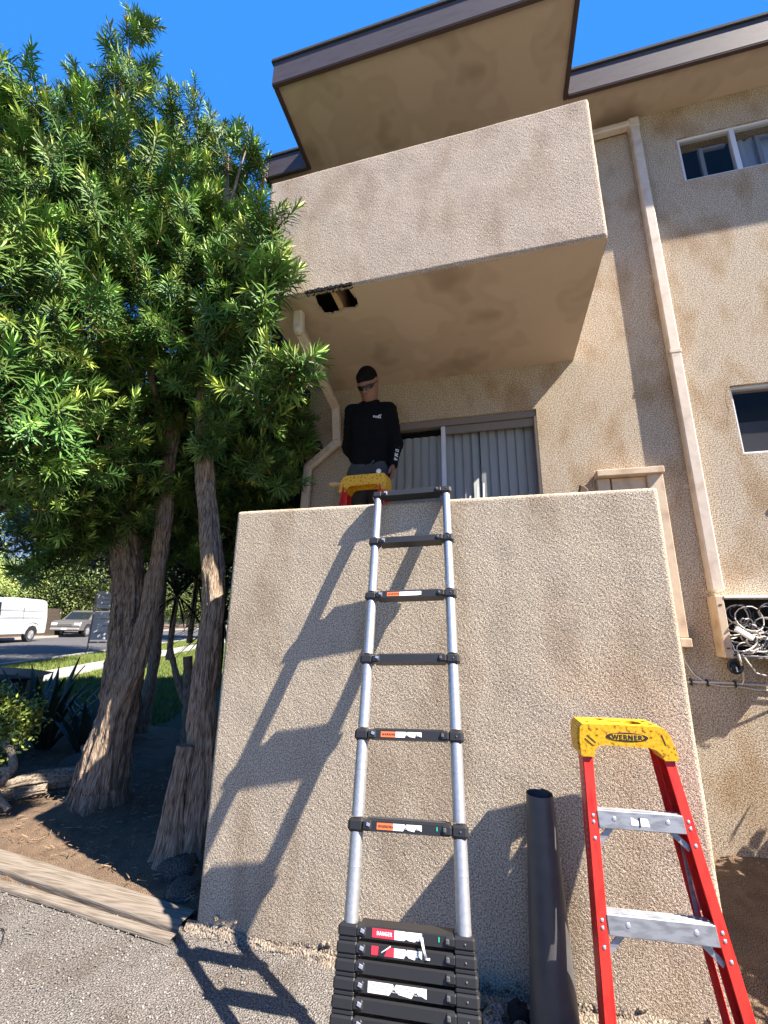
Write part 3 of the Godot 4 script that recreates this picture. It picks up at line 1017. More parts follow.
	for x in [1.235, 1.33, 1.49]:
		s = Shape.new()
		s.box(Vector3(x, 1.13, WALL_Z + 0.012), Vector3(0.012, 0.045, 0.024), 0.003)
		tag(part(s, "cable_clip", M.cable_black), {1.235: "small black clip on the conduit nearest the patio wall", 1.33: "small black clip in the middle of the conduit", 1.49: "small black clip on the conduit right under the cable box"}[x], "clip", "clips on the conduit")
	var ring := thing("round_coupling", "small round black coupling hanging under the cable box corner", "coupling", Vector3(1.468, 1.245, WALL_Z + 0.11))
	s = Shape.new()
	var loop := []
	var lr := []
	for k in 17:
		loop.append(Vector3(cos(TAU * k / 16) * 0.036, sin(TAU * k / 16) * 0.036, 0))
		lr.append(0.012)
	s.tube(loop, lr, 8, false)
	s.ball(Vector3(0, 0, -0.01), Vector3(0.033, 0.033, 0.012), 6, 12)
	part(s, "body", M.plastic_black, ring)
	s = Shape.new()
	s.bar(Vector3(0.004, -0.03, 0.012), Vector3(0, 0.0, 0.014), 0.008, 0.004, Vector3.BACK, 0.001)
	part(s, "tab", M.white, ring)
	s = Shape.new()
	s.bar(Vector3(0.0, 0.03, 0), Vector3(0.04, 0.08, -0.01), 0.008, 0.008, Vector3.BACK, 0.001)
	part(s, "hanger", M.cable_black, ring)
	# round wall lamp next to the corner downspout
	var lamp := thing("wall_lamp", "small dark round lamp on the shaded wall behind the tree", "lamp", Vector3(-1.60, 3.10, WALL_Z))
	s = Shape.new()
	s.tube([Vector3(0, 0, 0), Vector3(0, 0, 0.03)], [0.05, 0.05], 14)
	part(s, "base", M.plastic_black, lamp)
	s = Shape.new()
	s.ball(Vector3(0, 0, 0.08), Vector3(0.065, 0.075, 0.06), 8, 12)
	part(s, "shade", M.plastic_black, lamp)
	# odds and ends along the top of the patio wall
	s = Shape.new()
	s.extrude(PackedVector2Array([Vector2(-0.022, 0), Vector2(0.024, 0), Vector2(0.026, 0.018), Vector2(0.006, 0.040), Vector2(-0.012, 0.046)]), -0.02, 0.02, 0.006)
	var stub := part(s, "rusted_bracket", M.rust)
	stub.position = Vector3(0.455, 2.162, -2.33)
	tag(stub, "little rusty dark stub on top of the patio wall", "bracket")
	var k_ := 0
	for p in [[-0.128, 0.035], [-0.085, 0.085], [-0.052, 0.105]]:
		s = Shape.new()
		s.tube([Vector3(0, 0, 0), Vector3(0.004, p[1], 0)], [0.0042, 0.0042], 7)
		var rod := part(s, "white_rod", M.white)
		rod.position = Vector3(p[0], 2.16, -2.36)
		tag(rod, ["shortest thin white rod sticking up behind the patio wall", "middle of the thin white rods behind the patio wall", "tallest thin white rod sticking up behind the patio wall"][k_], "rod", "white rods behind the patio wall")
		k_ += 1
	# scrolled iron ornament at the right rim of the view
	s = Shape.new()
	for a in [[Vector3(2.0, 2.36, 0), 0.05, 0.2, 3.6], [Vector3(2.02, 2.30, 0), 0.06, 2.2, 5.8], [Vector3(2.0, 2.21, 0), 0.04, 0.6, 4.2]]:
		var pts := []
		var radii := []
		for q in 14:
			var th := lerpf(a[2], a[3], q / 13.0)
			pts.append(a[0] + Vector3(cos(th), sin(th) * 0.7, 0) * a[1] + Vector3(0, 0, WALL_Z + 0.018))
			radii.append(0.005 + 0.004 * sin(q / 13.0 * PI))
		s.tube(pts, radii, 8)
	tag(part(s, "iron_scroll", M.rust), "curled brown iron ornament on the wall below the lower window", "ornament")


# ---------------------------------------------------------------- ladders
func sticker(s_at: Vector3, w: float, h: float, parent: Node, split: float, words: String, colour: Material, torn: float, called := "label_sticker") -> void:
	# a coloured warning field with its word, and a white field with rows of small print
	var s := Shape.new()
	s.box(s_at + Vector3(-w / 2 + w * split / 2, 0, 0), Vector3(w * split, h, 0.0012))
	var f := part(s, called, colour, parent)
	if words:
		lettering(words, h * 0.42, 0.0008, M.ink if colour == M.orange else M.white, "print", f, Transform3D(Basis.IDENTITY, s_at + Vector3(-w / 2 + w * split / 2 + 0.004, 0, 0.0008)))
	s = Shape.new()
	var x0 := s_at.x - w / 2 + w * split + 0.001
	var x1 := s_at.x + w / 2
	var outline := PackedVector2Array([Vector2(x0, s_at.y - h / 2), Vector2(lerpf(x0, x1, 0.35), s_at.y - h / 2), Vector2(lerpf(x0, x1, 0.43), s_at.y - h / 2 + h * torn), Vector2(lerpf(x0, x1, 0.52), s_at.y - h / 2 + h * torn * 0.3), Vector2(lerpf(x0, x1, 0.74), s_at.y - h / 2), Vector2(lerpf(x0, x1, 0.80), s_at.y - h / 2 + h * torn * 0.9), Vector2(x1, s_at.y - h / 2 + h * 0.12), Vector2(x1, s_at.y + h / 2), Vector2(lerpf(x0, x1, 0.47), s_at.y + h / 2), Vector2(lerpf(x0, x1, 0.44), s_at.y + h / 2 - h * torn * 0.5), Vector2(lerpf(x0, x1, 0.41), s_at.y + h / 2), Vector2(x0, s_at.y + h / 2)])
	s.extrude(outline, s_at.z - 0.0006, s_at.z + 0.0006)
	var wf := part(s, called, M.white, parent)
	s = Shape.new()
	for r in 3:
		var y := s_at.y + h * (0.27 - 0.22 * r)
		var x := x0 + 0.004
		while x < x1 - 0.012:
			var l := rng.randf_range(0.003, 0.010)
			s.box(Vector3(x + l / 2, y, s_at.z + 0.0008), Vector3(l, h * 0.10, 0.0006))
			x += l + 0.002
	part(s, "small_print", M.print_grey, wf)


func build_telescoping_ladder() -> void:
	var up := Vector3(-0.0477, 0.948, -0.3148).normalized()
	var x := Vector3.RIGHT - up * up.x
	x = (x.normalized() - x.normalized().cross(up) * 0.0346).normalized()
	var b := Basis(x, up, x.cross(up))
	var l := thing("telescoping_ladder", "silver telescoping ladder with black rungs leaning on the patio wall", "ladder", Vector3(-0.3277, 0.0, -1.5145), b)
	var top := 2.314
	var w := 0.19
	# extended rungs 0..5, the collapsed stack below them
	for k in 6:
		var y := top - 0.3 * k
		var r := 0.0205 + 0.0006 * k
		for sx in [-1, 1]:
			var s := Shape.new()
			var c := Vector3(sx * w, 0, 0)
			s.tube([c + Vector3(0, y - 0.276, 0), c + Vector3(0, y - 0.022, 0)], [r + 0.0008, r + 0.0004], 24)
			if k > 0:
				s.tube([c + Vector3(0, y - 0.125, 0), c + Vector3(0, y - 0.122, 0)], [r + 0.0012, r + 0.0012], 24)
			part(s, "rail_tube", M.aluminium, l)
		rung(l, y, w, r, k)
	for k in 12:
		var y := top - 1.785 - 0.0415 * k
		rung(l, y, w, 0.0235 + 0.0004 * k, 6 + k)
	for sx in [-1, 1]:
		var s := Shape.new()
		s.box(Vector3(sx * w, 0.014, 0), Vector3(0.075, 0.028, 0.085), 0.008)
		part(s, "rubber_foot", M.rubber, l)


func rung(l: Node3D, y: float, w: float, r: float, k: int) -> void:
	var packed := k >= 6
	var h := 0.036 if not packed else 0.031
	var s := Shape.new()
	var zf := 0.028
	var half := w - r - 0.010
	# a hollow step: front face, sloping top, thin rear lip
	s.xf = Transform3D(Basis(Vector3(0, 0, -1), Vector3.UP, Vector3.RIGHT), Vector3.ZERO)
	s.extrude(PackedVector2Array([Vector2(-zf, y - h / 2), Vector2(-zf, y + h / 2 - 0.004), Vector2(-zf + 0.005, y + h / 2), Vector2(0.037, y + h / 2 + 0.005), Vector2(0.041, y + h / 2 - 0.001), Vector2(0.041, y - h / 2 + 0.008), Vector2(0.033, y - h / 2)]), -half, half, 0.002)
	var m := part(s, "rung", M.plastic_black, l)
	if not packed:
		s = Shape.new()
		for q in 5:
			s.box(Vector3(0, y + h / 2 + 0.0035 + q * 0.0006, 0.016 - q * 0.010), Vector3(half * 2 - 0.03, 0.002, 0.003))
		part(s, "tread_ridge", M.rubber, m)
	for sx in [-1, 1]:
		# clamp round the tube, and the latch next to it
		s = Shape.new()
		var wide := 0.030 + r + (0.0 if not packed else 0.0012 * (k - 6))
		if packed:
			s.box(Vector3(sx * (w + 0.001 + 0.0006 * (k - 6)), y - 0.002, 0.001), Vector3(wide + 0.016, 0.034, 0.062), 0.007)
			s.box(Vector3(sx * (w + 0.001 + 0.0006 * (k - 6)), y - 0.0215, 0.001), Vector3(wide + 0.010, 0.012, 0.056), 0.003)
		else:
			s.box(Vector3(sx * w, y - 0.002, 0.001), Vector3(wide + 0.008, 0.044, 0.056), 0.010)
		s.box(Vector3(sx * (w - r - 0.020), y - 0.001, 0.010), Vector3(0.034, h - 0.006, 0.046), 0.005)
		if not packed and sx == 1:
			s.box(Vector3(w + 0.024, y - 0.001, 0.004), Vector3(0.012, 0.034, 0.030), 0.003)
		var cl := part(s, "collar", M.plastic_black, l)
		s = Shape.new()
		if sx < 0:
			s.box(Vector3(-half + 0.016, y + 0.002, zf + 0.0065), Vector3(0.014, 0.010, 0.004), 0.001, Basis(Vector3.BACK, -0.3))
			part(s, "latch", M.rivet, cl)
		else:
			s.box(Vector3(half - 0.018, y, zf + 0.006), Vector3(0.012, 0.014, 0.006), 0.003)
			s.ball(Vector3(w + 0.004, y - 0.002, 0.0305 if not packed else 0.033), Vector3(0.0035, 0.0035, 0.002), 4, 8)
			part(s, "latch", M.rubber, cl)
	if k in [5, 6]:
		s = Shape.new()
		s.box(Vector3(half - 0.045, y + 0.002, zf + 0.0008), Vector3(0.004, 0.012, 0.001))
		part(s, "green_dot", M.green_dot, m)
	var at := Vector3(-0.026, y - 0.001, zf + 0.0008)
	if k == 2 or k == 4 or k == 5:
		sticker(at, 0.165, 0.020, m, 0.36, "WARNING", M.orange, 0.0 if k == 2 else 0.55)
	elif k == 6:
		sticker(at + Vector3(0.0, 0.001, 0), 0.165, 0.022, m, 0.45, "DANGER", M.label_red, 0.2)
	elif k == 7:
		sticker(at + Vector3(0.0, 0.001, 0), 0.165, 0.021, m, 0.45, "", M.label_red, 0.5)
		s = Shape.new()
		# a strip of the label that has come loose and curls
		s.sheet(9, 2, func(i, j): return Vector3(0.052 + i * 0.002 + j * 0.008, y + 0.045 - i * 0.0062, zf + 0.003 + 0.012 * sin(i / 8.0 * PI)), Vector3.BACK)
		s.sheet(5, 2, func(i, j): return Vector3(0.066 + i * 0.004, y - 0.006 + j * 0.005, zf + 0.002 + 0.004 * sin(i / 4.0 * PI)), Vector3.BACK)
		s.sheet(6, 2, func(i, j): return Vector3(-0.075 + i * 0.006, y - 0.004 + i * 0.0034 + j * 0.003, zf + 0.003 + 0.003 * sin(i / 5.0 * PI)), Vector3.BACK)
		part(s, "peeling_strip", M.white, m)
		s = Shape.new()
		s.extrude(PackedVector2Array([Vector2(-0.083, y + 0.013), Vector2(-0.052, y + 0.013), Vector2(-0.066, y - 0.012), Vector2(-0.086, y - 0.012)]), zf + 0.0016, zf + 0.0022)
		part(s, "torn_spot", M.plastic_black, m)
	elif k == 9:
		sticker(at + Vector3(0.004, 0.001, 0), 0.185, 0.025, m, 0.02, "", M.white, 0.6)


func make_step_ladder(label: String, at: Vector3, b: Basis, spread := 0.0) -> Node3D:
	# local axes: y up along the front rails, z out of the front; the origin is at the top of the cap
	var l := thing("step_ladder", label, "step ladder", at, b, "orange step ladders with yellow caps")
	var w0 := 0.1555
	var sp := 0.0746
	var length := 1.135
	# front and rear rails as channels
	for sx in [-1, 1]:
		var s := Shape.new()
		var p0 := Vector3(sx * (w0 - 0.012), -0.05, -0.002)
		var p1 := Vector3(sx * (w0 + sp * length - 0.012), -length, -0.002)
		var xdir := (p0 - p1).normalized().cross(Vector3.BACK).normalized()
		s.bar(p1, p0, 0.036, 0.005, Vector3.BACK, 0.0015)
		s.bar(p1 + xdir * sx * 0.0165 + Vector3(0, 0, -0.038), p0 + xdir * sx * 0.0165 + Vector3(0, 0, -0.038), 0.0045, 0.068, Vector3.BACK, 0.0012)
		s.bar(p1 + Vector3(0, 0, -0.0725), p0 + Vector3(0, 0, -0.0725), 0.034, 0.005, Vector3.BACK, 0.0015)
		var rail := part(s, "front_rail", M.red, l)
		s = Shape.new()
		for t in [0.315, 0.335, 0.385, 0.615, 0.635, 0.685, 0.915, 0.935, 0.985]:
			s.ball(p0.lerp(p1, (t - 0.05) / (length - 0.05)) + Vector3(0, 0, 0.003), Vector3(0.0062, 0.0062, 0.003), 5, 9)
		part(s, "rivet", M.rivet, rail)
		s = Shape.new()
		for t in range(14):
			s.box(p0.lerp(p1, 0.12 + t * 0.018) + Vector3(sx * 0.0195, 0, -0.03) + xdir * 0, Vector3(0.0008, 0.009, 0.012))
		part(s, "printed_marks", M.print_grey, rail)
		s = Shape.new()
		p0 = Vector3(sx * (w0 - 0.030), -0.06, -0.088)
		p1 = Vector3(sx * (w0 + sp * length * 0.8 - 0.030), -length + 0.25 * spread, -0.106 - spread)
		s.bar(p1, p0, 0.026, 0.0045, Vector3.BACK, 0.0015)
		s.bar(p1 + xdir * sx * 0.012 + Vector3(0, 0, -0.022), p0 + xdir * sx * 0.012 + Vector3(0, 0, -0.022), 0.0045, 0.042, Vector3.BACK, 0.0012)
		part(s, "rear_rail", M.red, l)
		s = Shape.new()
		s.box(Vector3(sx * (w0 + sp * length - 0.012), -length - 0.004, -0.038), Vector3(0.046, 0.03, 0.085), 0.006)
		part(s, "foot", M.rubber, l)
		# folded spreader behind the rail
		s = Shape.new()
		s.bar(Vector3(sx * (w0 + 0.010), -0.36, -0.080), Vector3(sx * (w0 + 0.018), -0.58, -0.084), 0.014, 0.004, Vector3.BACK, 0.001)
		s.bar(Vector3(sx * (w0 + 0.005), -0.36, -0.088), Vector3(sx * (w0 + 0.002), -0.60, -0.094), 0.014, 0.004, Vector3.BACK, 0.001)
		part(s, "spreader", M.step_metal, l)
	for t in [0.325, 0.625, 0.925]:
		var hw: float = w0 + sp * t - 0.031
		var s := Shape.new()
		s.box(Vector3(0, -t, 0.001), Vector3(hw * 2, 0.056, 0.006), 0.002)
		s.box(Vector3(0, -t + 0.026, -0.036), Vector3(hw * 2, 0.006, 0.070), 0.002)
		for q in 6:
			s.box(Vector3(0, -t + 0.030, -0.008 - q * 0.011), Vector3(hw * 2, 0.004, 0.004), 0.001)
		s.box(Vector3(0, -t + 0.012, -0.070), Vector3(hw * 2, 0.026, 0.004), 0.001)
		var step := part(s, "step", M.step_metal, l)
		s = Shape.new()
		for x in [-0.62, 0.62]:
			s.ball(Vector3(hw * x, -t + 0.004, 0.004), Vector3(0.0085, 0.0085, 0.003), 5, 10)
		part(s, "rivet", M.rivet, step)
		if t < 0.4:
			s = Shape.new()
			s.extrude(PackedVector2Array([Vector2(-0.035, -t - 0.012), Vector2(0.028, -t - 0.014), Vector2(0.024, -t + 0.010), Vector2(0.002, -t + 0.012), Vector2(-0.008, -t + 0.002), Vector2(-0.034, -t + 0.012)]), 0.0035, 0.005)
			part(s, "worn_label", M.white, step)
			s = Shape.new()
			s.bar(Vector3(-0.006, -t - 0.016, 0.0055), Vector3(-0.004, -t + 0.012, 0.0055), 0.005, 0.002, Vector3.BACK)
			part(s, "scratch", M.ink, step)
		for sx in [-1, 1]:
			s = Shape.new()
			s.bar(Vector3(sx * (hw - 0.045), -t - 0.026, -0.015), Vector3(sx * (hw + 0.006), -t - 0.074, -0.015), 0.020, 0.004, Vector3.BACK, 0.001)
			part(s, "brace", M.step_metal, step)
	# the moulded cap: an arched front with holes in its top
	var cap := CSGCombiner3D.new()
	cap.name = "top_cap"
	l.add_child(cap)
	cap.material_override = M.yellow
	var level := Transform3D(Basis.IDENTITY, Vector3(0, -0.11, 0)) * Transform3D(Basis(Vector3.RIGHT, 0.24), Vector3.ZERO) * Transform3D(Basis.IDENTITY, Vector3(0, 0.11, 0))
	cap.transform = level
	var outline := PackedVector2Array([Vector2(-0.176, -0.118), Vector2(-0.178, -0.06), Vector2(-0.172, -0.012), Vector2(-0.162, 0.0), Vector2(-0.02, 0.001), Vector2(0.12, 0.0), Vector2(0.142, -0.008), Vector2(0.160, -0.035), Vector2(0.180, -0.118), Vector2(0.128, -0.120), Vector2(0.118, -0.098), Vector2(0.102, -0.084), Vector2(0.08, -0.078), Vector2(-0.09, -0.074), Vector2(-0.112, -0.080), Vector2(-0.124, -0.096), Vector2(-0.128, -0.118)])
	var body := CSGPolygon3D.new()
	body.name = "body"
	body.polygon = outline
	body.depth = 0.135
	body.position = Vector3(0, 0, 0.016)
	cap.add_child(body)
	var skirt := CSGPolygon3D.new()
	skirt.name = "skirt"
	skirt.polygon = PackedVector2Array([Vector2(-0.182, -0.100), Vector2(-0.184, -0.06), Vector2(-0.178, -0.018), Vector2(0.148, -0.018), Vector2(0.166, -0.04), Vector2(0.184, -0.100)])
	skirt.depth = 0.10
	skirt.position = Vector3(0, 0, -0.002)
	cap.add_child(skirt)
	var cut := CSGBox3D.new()
	cut.name = "cut"
	cut.size = Vector3(0.24, 0.12, 0.108)
	cut.position = Vector3(-0.005, -0.072, -0.050)
	cut.operation = CSGShape3D.OPERATION_SUBTRACTION
	cap.add_child(cut)
	for h in [[-0.135, -0.03, 0.008], [0.045, -0.045, 0.034], [0.095, -0.075, 0.013], [0.105, -0.03, 0.012], [0.128, -0.055, 0.008], [-0.07, -0.085, 0.018]]:
		var hole := CSGCylinder3D.new()
		hole.name = numbered("hole", cap)
		hole.radius = h[2]
		hole.height = 0.06
		hole.sides = 18
		hole.position = Vector3(h[0], 0, h[1])
		hole.operation = CSGShape3D.OPERATION_SUBTRACTION
		cap.add_child(hole)
	for h in [[-0.02, -0.055, 0.05, 0.020], [-0.105, -0.02, 0.05, 0.008]]:
		var slot := CSGBox3D.new()
		slot.name = numbered("slot", cap)
		slot.size = Vector3(h[2], 0.05, h[3])
		slot.position = Vector3(h[0], 0.008, h[1])
		slot.operation = CSGShape3D.OPERATION_SUBTRACTION
		cap.add_child(slot)
	# badge on the front
	var s := Shape.new()
	var o := PackedVector2Array()
	for k in 28:
		var a := TAU * k / 28
		o.append(Vector2(cos(a) * 0.078, -0.042 + sin(a) * 0.0165))
	s.extrude(o, 0.0155, 0.0172)
	var badge := part(s, "badge", M.ink, l, level)
	s = Shape.new()
	for q in [[-0.004, 0.064, 0.0178, 0.0150]]:
		var o2 := PackedVector2Array([Vector2(-q[1], -0.042), Vector2(-q[1] + 0.012, -0.042 + q[3] * 0.72), Vector2(q[1] - 0.012, -0.042 + q[3] * 0.72), Vector2(q[1], -0.042), Vector2(q[1] - 0.012, -0.042 - q[3] * 0.72), Vector2(-q[1] + 0.012, -0.042 - q[3] * 0.72)])
		s.extrude(o2, 0.0168, 0.0180)
	part(s, "badge_field", M.yellow, badge)
	lettering("WERNER", 0.0165, 0.001, M.ink, "badge_print", badge, Transform3D(Basis.from_scale(Vector3(1.2, 1, 1)), Vector3(0, -0.042, 0.0185)))
	s = Shape.new()
	for q in [[Vector3(-0.148, -0.040, 0.0168), Vector3(-0.118, -0.066, 0.0168)], [Vector3(0.128, -0.030, 0.0168), Vector3(0.138, -0.064, 0.0168)], [Vector3(-0.158, -0.052, 0.0168), Vector3(-0.128, -0.078, 0.0168)]]:
		s.bar(q[0], q[1], 0.003, 0.001, Vector3.BACK)
	part(s, "scratch", M.ink, badge)
	return l


func build_step_ladders() -> void:
	var t := deg_to_rad(76.34)
	var up := -Vector3(0.0282, -sin(t), cos(t)).normalized()
	var x := Vector3(cos(0.097), 0, -sin(0.097))
	x = (x - up * x.dot(up)).normalized()
	make_step_ladder("red step ladder with dirty yellow cap, folded against the patio wall beside the black roll", Vector3(0.458, 1.110, -2.08), Basis(x, up, x.cross(up)))
	up = Vector3(0.0, sin(deg_to_rad(75)), cos(deg_to_rad(75)))
	x = Vector3(-1, 0, -0.06).normalized()
	x = (x - up * x.dot(up)).normalized()
	make_step_ladder("red step ladder with yellow cap showing above the patio wall, in front of the man", Vector3(-0.885, 2.512, -2.83), Basis(x, up, x.cross(up)), 0.46)
	# things on the cap of the second ladder
	var s := Shape.new()
	s.ball(Vector3.ZERO, Vector3(0.019, 0.017, 0.019), 8, 12)
	s.tube([Vector3(0, -0.018, 0), Vector3(0, -0.008, 0)], [0.012, 0.012], 10)
	var knob := part(s, "white_ball", M.white)
	knob.position = Vector3(-0.770, 2.530, -2.74)
	tag(knob, "small white ball lying on the yellow ladder top by the man", "ball")
	s = Shape.new()
	s.box(Vector3.ZERO, Vector3(0.16, 0.022, 0.05), 0.003)
	var stick := part(s, "wood_scrap", M.lumber)
	stick.transform = Transform3D(Basis(Vector3.UP, 0.1), Vector3(-1.085, 2.480, -2.82))
	tag(stick, "short piece of raw wood sticking out left of the yellow ladder top", "wood scrap")


func build_roll() -> void:
	# a sheet of black rubber rolled up, tighter at the top, its free edge standing off on the right
	var r := thing("black_roll", "rolled up black rubber sheet standing against the patio wall by the step ladder", "roll", Vector3(0.118, 0.0, -2.105))
	var s := Shape.new()
	var lean := Vector3(0.006, 0.80, -0.062)
	s.sheet(73, 30, func(i, j):
		var t: float = j / 29.0
		var a: float = i / 72.0
		var rad := lerpf(0.098, 0.058, t) * (1.0 - 0.17 * a + 0.003 * sin(a * 17 + t * 3))
		var th := -0.35 - TAU * 1.16 * (1.0 - a)
		var open := clampf((t - 0.45) / 0.55, 0, 1) * clampf((0.10 - a) / 0.10, 0, 1) * 0.010
		var y_cut := 1.0
		return lean * t * y_cut + Vector3(cos(th), 0, sin(th)) * (rad + open), Vector3(0, 0, 1))
	s.sheet(73, 30, func(i, j):
		var t: float = j / 29.0
		var a: float = i / 72.0
		var rad := lerpf(0.098, 0.058, t) * (1.0 - 0.17 * a + 0.003 * sin(a * 17 + t * 3)) - 0.0035
		var th := -0.35 - TAU * 1.16 * (1.0 - a)
		var open := clampf((t - 0.45) / 0.55, 0, 1) * clampf((0.10 - a) / 0.10, 0, 1) * 0.010
		return lean * t + Vector3(cos(th), 0, sin(th)) * (rad + open), Vector3(0, 0, 1))
	part(s, "sheet", M.rubber, r)
	# offcut of yellow-edged board on the ground between the step ladder's feet
	s = Shape.new()
	s.box(Vector3(0, 0.012, 0), Vector3(0.34, 0.02, 0.12), 0.003)
	var o := part(s, "board_offcut", M.cut_wood)
	o.transform = Transform3D(Basis(Vector3.UP, -0.15), Vector3(0.48, 0.01, -2.10))
	tag(o, "dark board offcut on the ground between the red step ladder's feet", "board")
	s = Shape.new()
	s.bar(Vector3(-0.05, 0.006, 0), Vector3(0.05, 0.006, 0.02), 0.018, 0.012, Vector3.UP, 0.002)
	var y := part(s, "yellow_tool_handle", M.yellow)
	y.transform = Transform3D(Basis(Vector3.UP, 0.5), Vector3(0.46, 0.032, -2.10))
	tag(y, "bright yellow handle lying on the dark board offcut", "tool")


# ---------------------------------------------------------------- the man
func field(bones: Array, cell: float, k: float) -> Shape:
	# bones: [a, b, ra, rb] tapered capsules joined by a smooth minimum, meshed as surface nets
	var lo := Vector3.ONE * 1e9
	var hi := -lo
	for q in bones:
		var r: float = maxf(q[2], q[3]) + cell * 3
		for e in 2:
			lo = lo.min(q[e] - Vector3.ONE * r)
			hi = hi.max(q[e] + Vector3.ONE * r)
	var nn := Vector3i(((hi - lo) / cell).ceil()) + Vector3i.ONE
	var acc := PackedFloat32Array()
	acc.resize(nn.x * nn.y * nn.z)
	for q in bones:
		var a: Vector3 = q[0]
		var b: Vector3 = q[1]
		var ra: float = q[2]
		var rb: float = q[3]
		var reach := maxf(ra, rb) + 4.0 / k + cell
		var p0 := Vector3i(((a.min(b) - Vector3.ONE * reach - lo) / cell).floor()).clamp(Vector3i.ZERO, nn - Vector3i.ONE)
		var p1 := Vector3i(((a.max(b) + Vector3.ONE * reach - lo) / cell).ceil()).clamp(Vector3i.ZERO, nn - Vector3i.ONE)
		var ab := b - a
		var ll := maxf(ab.length_squared(), 1e-9)
		for z in range(p0.z, p1.z + 1):
			for y in range(p0.y, p1.y + 1):
				var base := (z * nn.y + y) * nn.x
				for x in range(p0.x, p1.x + 1):
					var p := lo + Vector3(x, y, z) * cell
					var t := clampf((p - a).dot(ab) / ll, 0, 1)
					var d := p.distance_to(a + ab * t) - lerpf(ra, rb, t)
					if d < 4.0 / k:
						acc[base + x] += exp(-k * d)
	var s := Shape.new()
	var at := PackedInt32Array()
	at.resize(acc.size())
	at.fill(-1)
	var offs := []
	for c8 in 8:
		offs.append((((c8 >> 2) & 1) * nn.y + ((c8 >> 1) & 1)) * nn.x + (c8 & 1))
	var edges := [[0, 1], [2, 3], [4, 5], [6, 7], [0, 2], [1, 3], [4, 6], [5, 7], [0, 4], [1, 5], [2, 6], [3, 7]]
	var P := PackedVector3Array()
	for z in nn.z - 1:
		for y in nn.y - 1:
			for x in nn.x - 1:
				var i0 := (z * nn.y + y) * nn.x + x
				var mask := 0
				for c8 in 8:
					if acc[i0 + offs[c8]] > 1.0:
						mask |= 1 << c8
				if mask == 0 or mask == 255:
					continue
				var sum := Vector3.ZERO
				var cnt := 0
				for e in edges:
					if ((mask >> int(e[0])) & 1) != ((mask >> int(e[1])) & 1):
						var va := -log(maxf(acc[i0 + offs[e[0]]], 1e-4))
						var vb := -log(maxf(acc[i0 + offs[e[1]]], 1e-4))
						var t := va / (va - vb)
						var ca := Vector3(e[0] & 1, (e[0] >> 1) & 1, e[0] >> 2)
						var cb := Vector3(e[1] & 1, (e[1] >> 1) & 1, e[1] >> 2)
						sum += ca.lerp(cb, t)
						cnt += 1
				at[i0] = P.size()
				P.append(lo + (Vector3(x, y, z) + sum / cnt) * cell)
	var N := PackedVector3Array()
	N.resize(P.size())
	var quads := []
	var step := [1, nn.x, nn.x * nn.y]
	for z in range(1, nn.z - 1):
		for y in range(1, nn.y - 1):
			for x in range(1, nn.x - 1):
				var i0 := (z * nn.y + y) * nn.x + x
				var inside := acc[i0] > 1.0
				for a in 3:
					if (acc[i0 + step[a]] > 1.0) == inside:
						continue
					var u: int = step[(a + 1) % 3]
					var w: int = step[(a + 2) % 3]
					var q := [at[i0], at[i0 - u], at[i0 - u - w], at[i0 - w]]
					if q.min() < 0:
						continue
					if not inside:
						q.reverse()
					quads.append(q)
					var g := (P[q[2]] - P[q[0]]).cross(P[q[3]] - P[q[1]])
					for v in q:
						N[v] += g
	for v in P.size():
		s.vert(P[v], N[v])
	for q in quads:
		s.tri(q[0], q[1], q[2])
		s.tri(q[0], q[2], q[3])
	return s


func creases(s: Shape, amount: float, seed_: int) -> void:
	# soft folds in cloth, running slantwise round the body
	var f := FastNoiseLite.new()
	f.seed = seed_
	f.frequency = 1.0
	f.fractal_octaves = 2
	var moved := PackedVector3Array()
	for k in s.v.size():
		var p := s.v[k]
		var q := Vector3(p.x * 5.0 + p.y * 4.0, p.y * 17.0 - p.x * 7.0, p.z * 6.0)
		var h := 1.0 - absf(f.get_noise_3dv(q)) * 2.4
		moved.append(p + s.n[k] * h * amount)
	s.v = moved
	for k in s.n.size():
		s.n[k] = Vector3.ZERO
	for k in range(0, s.idx.size(), 3):
		var g := (s.v[s.idx[k + 2]] - s.v[s.idx[k]]).cross(s.v[s.idx[k + 1]] - s.v[s.idx[k]])
		for e in 3:
			s.n[s.idx[k + e]] += g
	for k in s.n.size():
		s.n[k] = s.n[k].normalized()


func hand_bones(wrist: Vector3, down: Vector3, palm: Vector3, thumb_side: Vector3) -> Array:
	# a relaxed hand: palm, four curled fingers of different lengths, and a thumb from the side of the palm
	var out := []
	for f in 4:
		var off := thumb_side * (0.027 - f * 0.018)
		var root := wrist + down * 0.082 + off * 0.95
		out.append([wrist + down * 0.012 + off * 0.55, root, 0.017, 0.0115])
		var len: float = [0.072, 0.080, 0.074, 0.058][f]
		var curl := 0.30 + f * 0.08
		var p := root
		var d := down
		for j in 3:
			d = (d + palm * curl).normalized()
			var q = p + d * len * [0.44, 0.32, 0.24][j]
			out.append([p, q, 0.0096 - j * 0.0009, 0.0088 - j * 0.0009])
			p = q
	var t0 := wrist + down * 0.022 + thumb_side * 0.026
	var t1 := t0 + (down * 0.6 + thumb_side * 0.75 + palm * 0.25).normalized() * 0.040
	var t2 := t1 + (down * 0.9 + thumb_side * 0.35 + palm * 0.3).normalized() * 0.032
	var t3 := t2 + (down + palm * 0.25).normalized() * 0.026
	out.append_array([[t0, t1, 0.016, 0.012], [t1, t2, 0.0115, 0.0105], [t2, t3, 0.0105, 0.0085]])
	return out


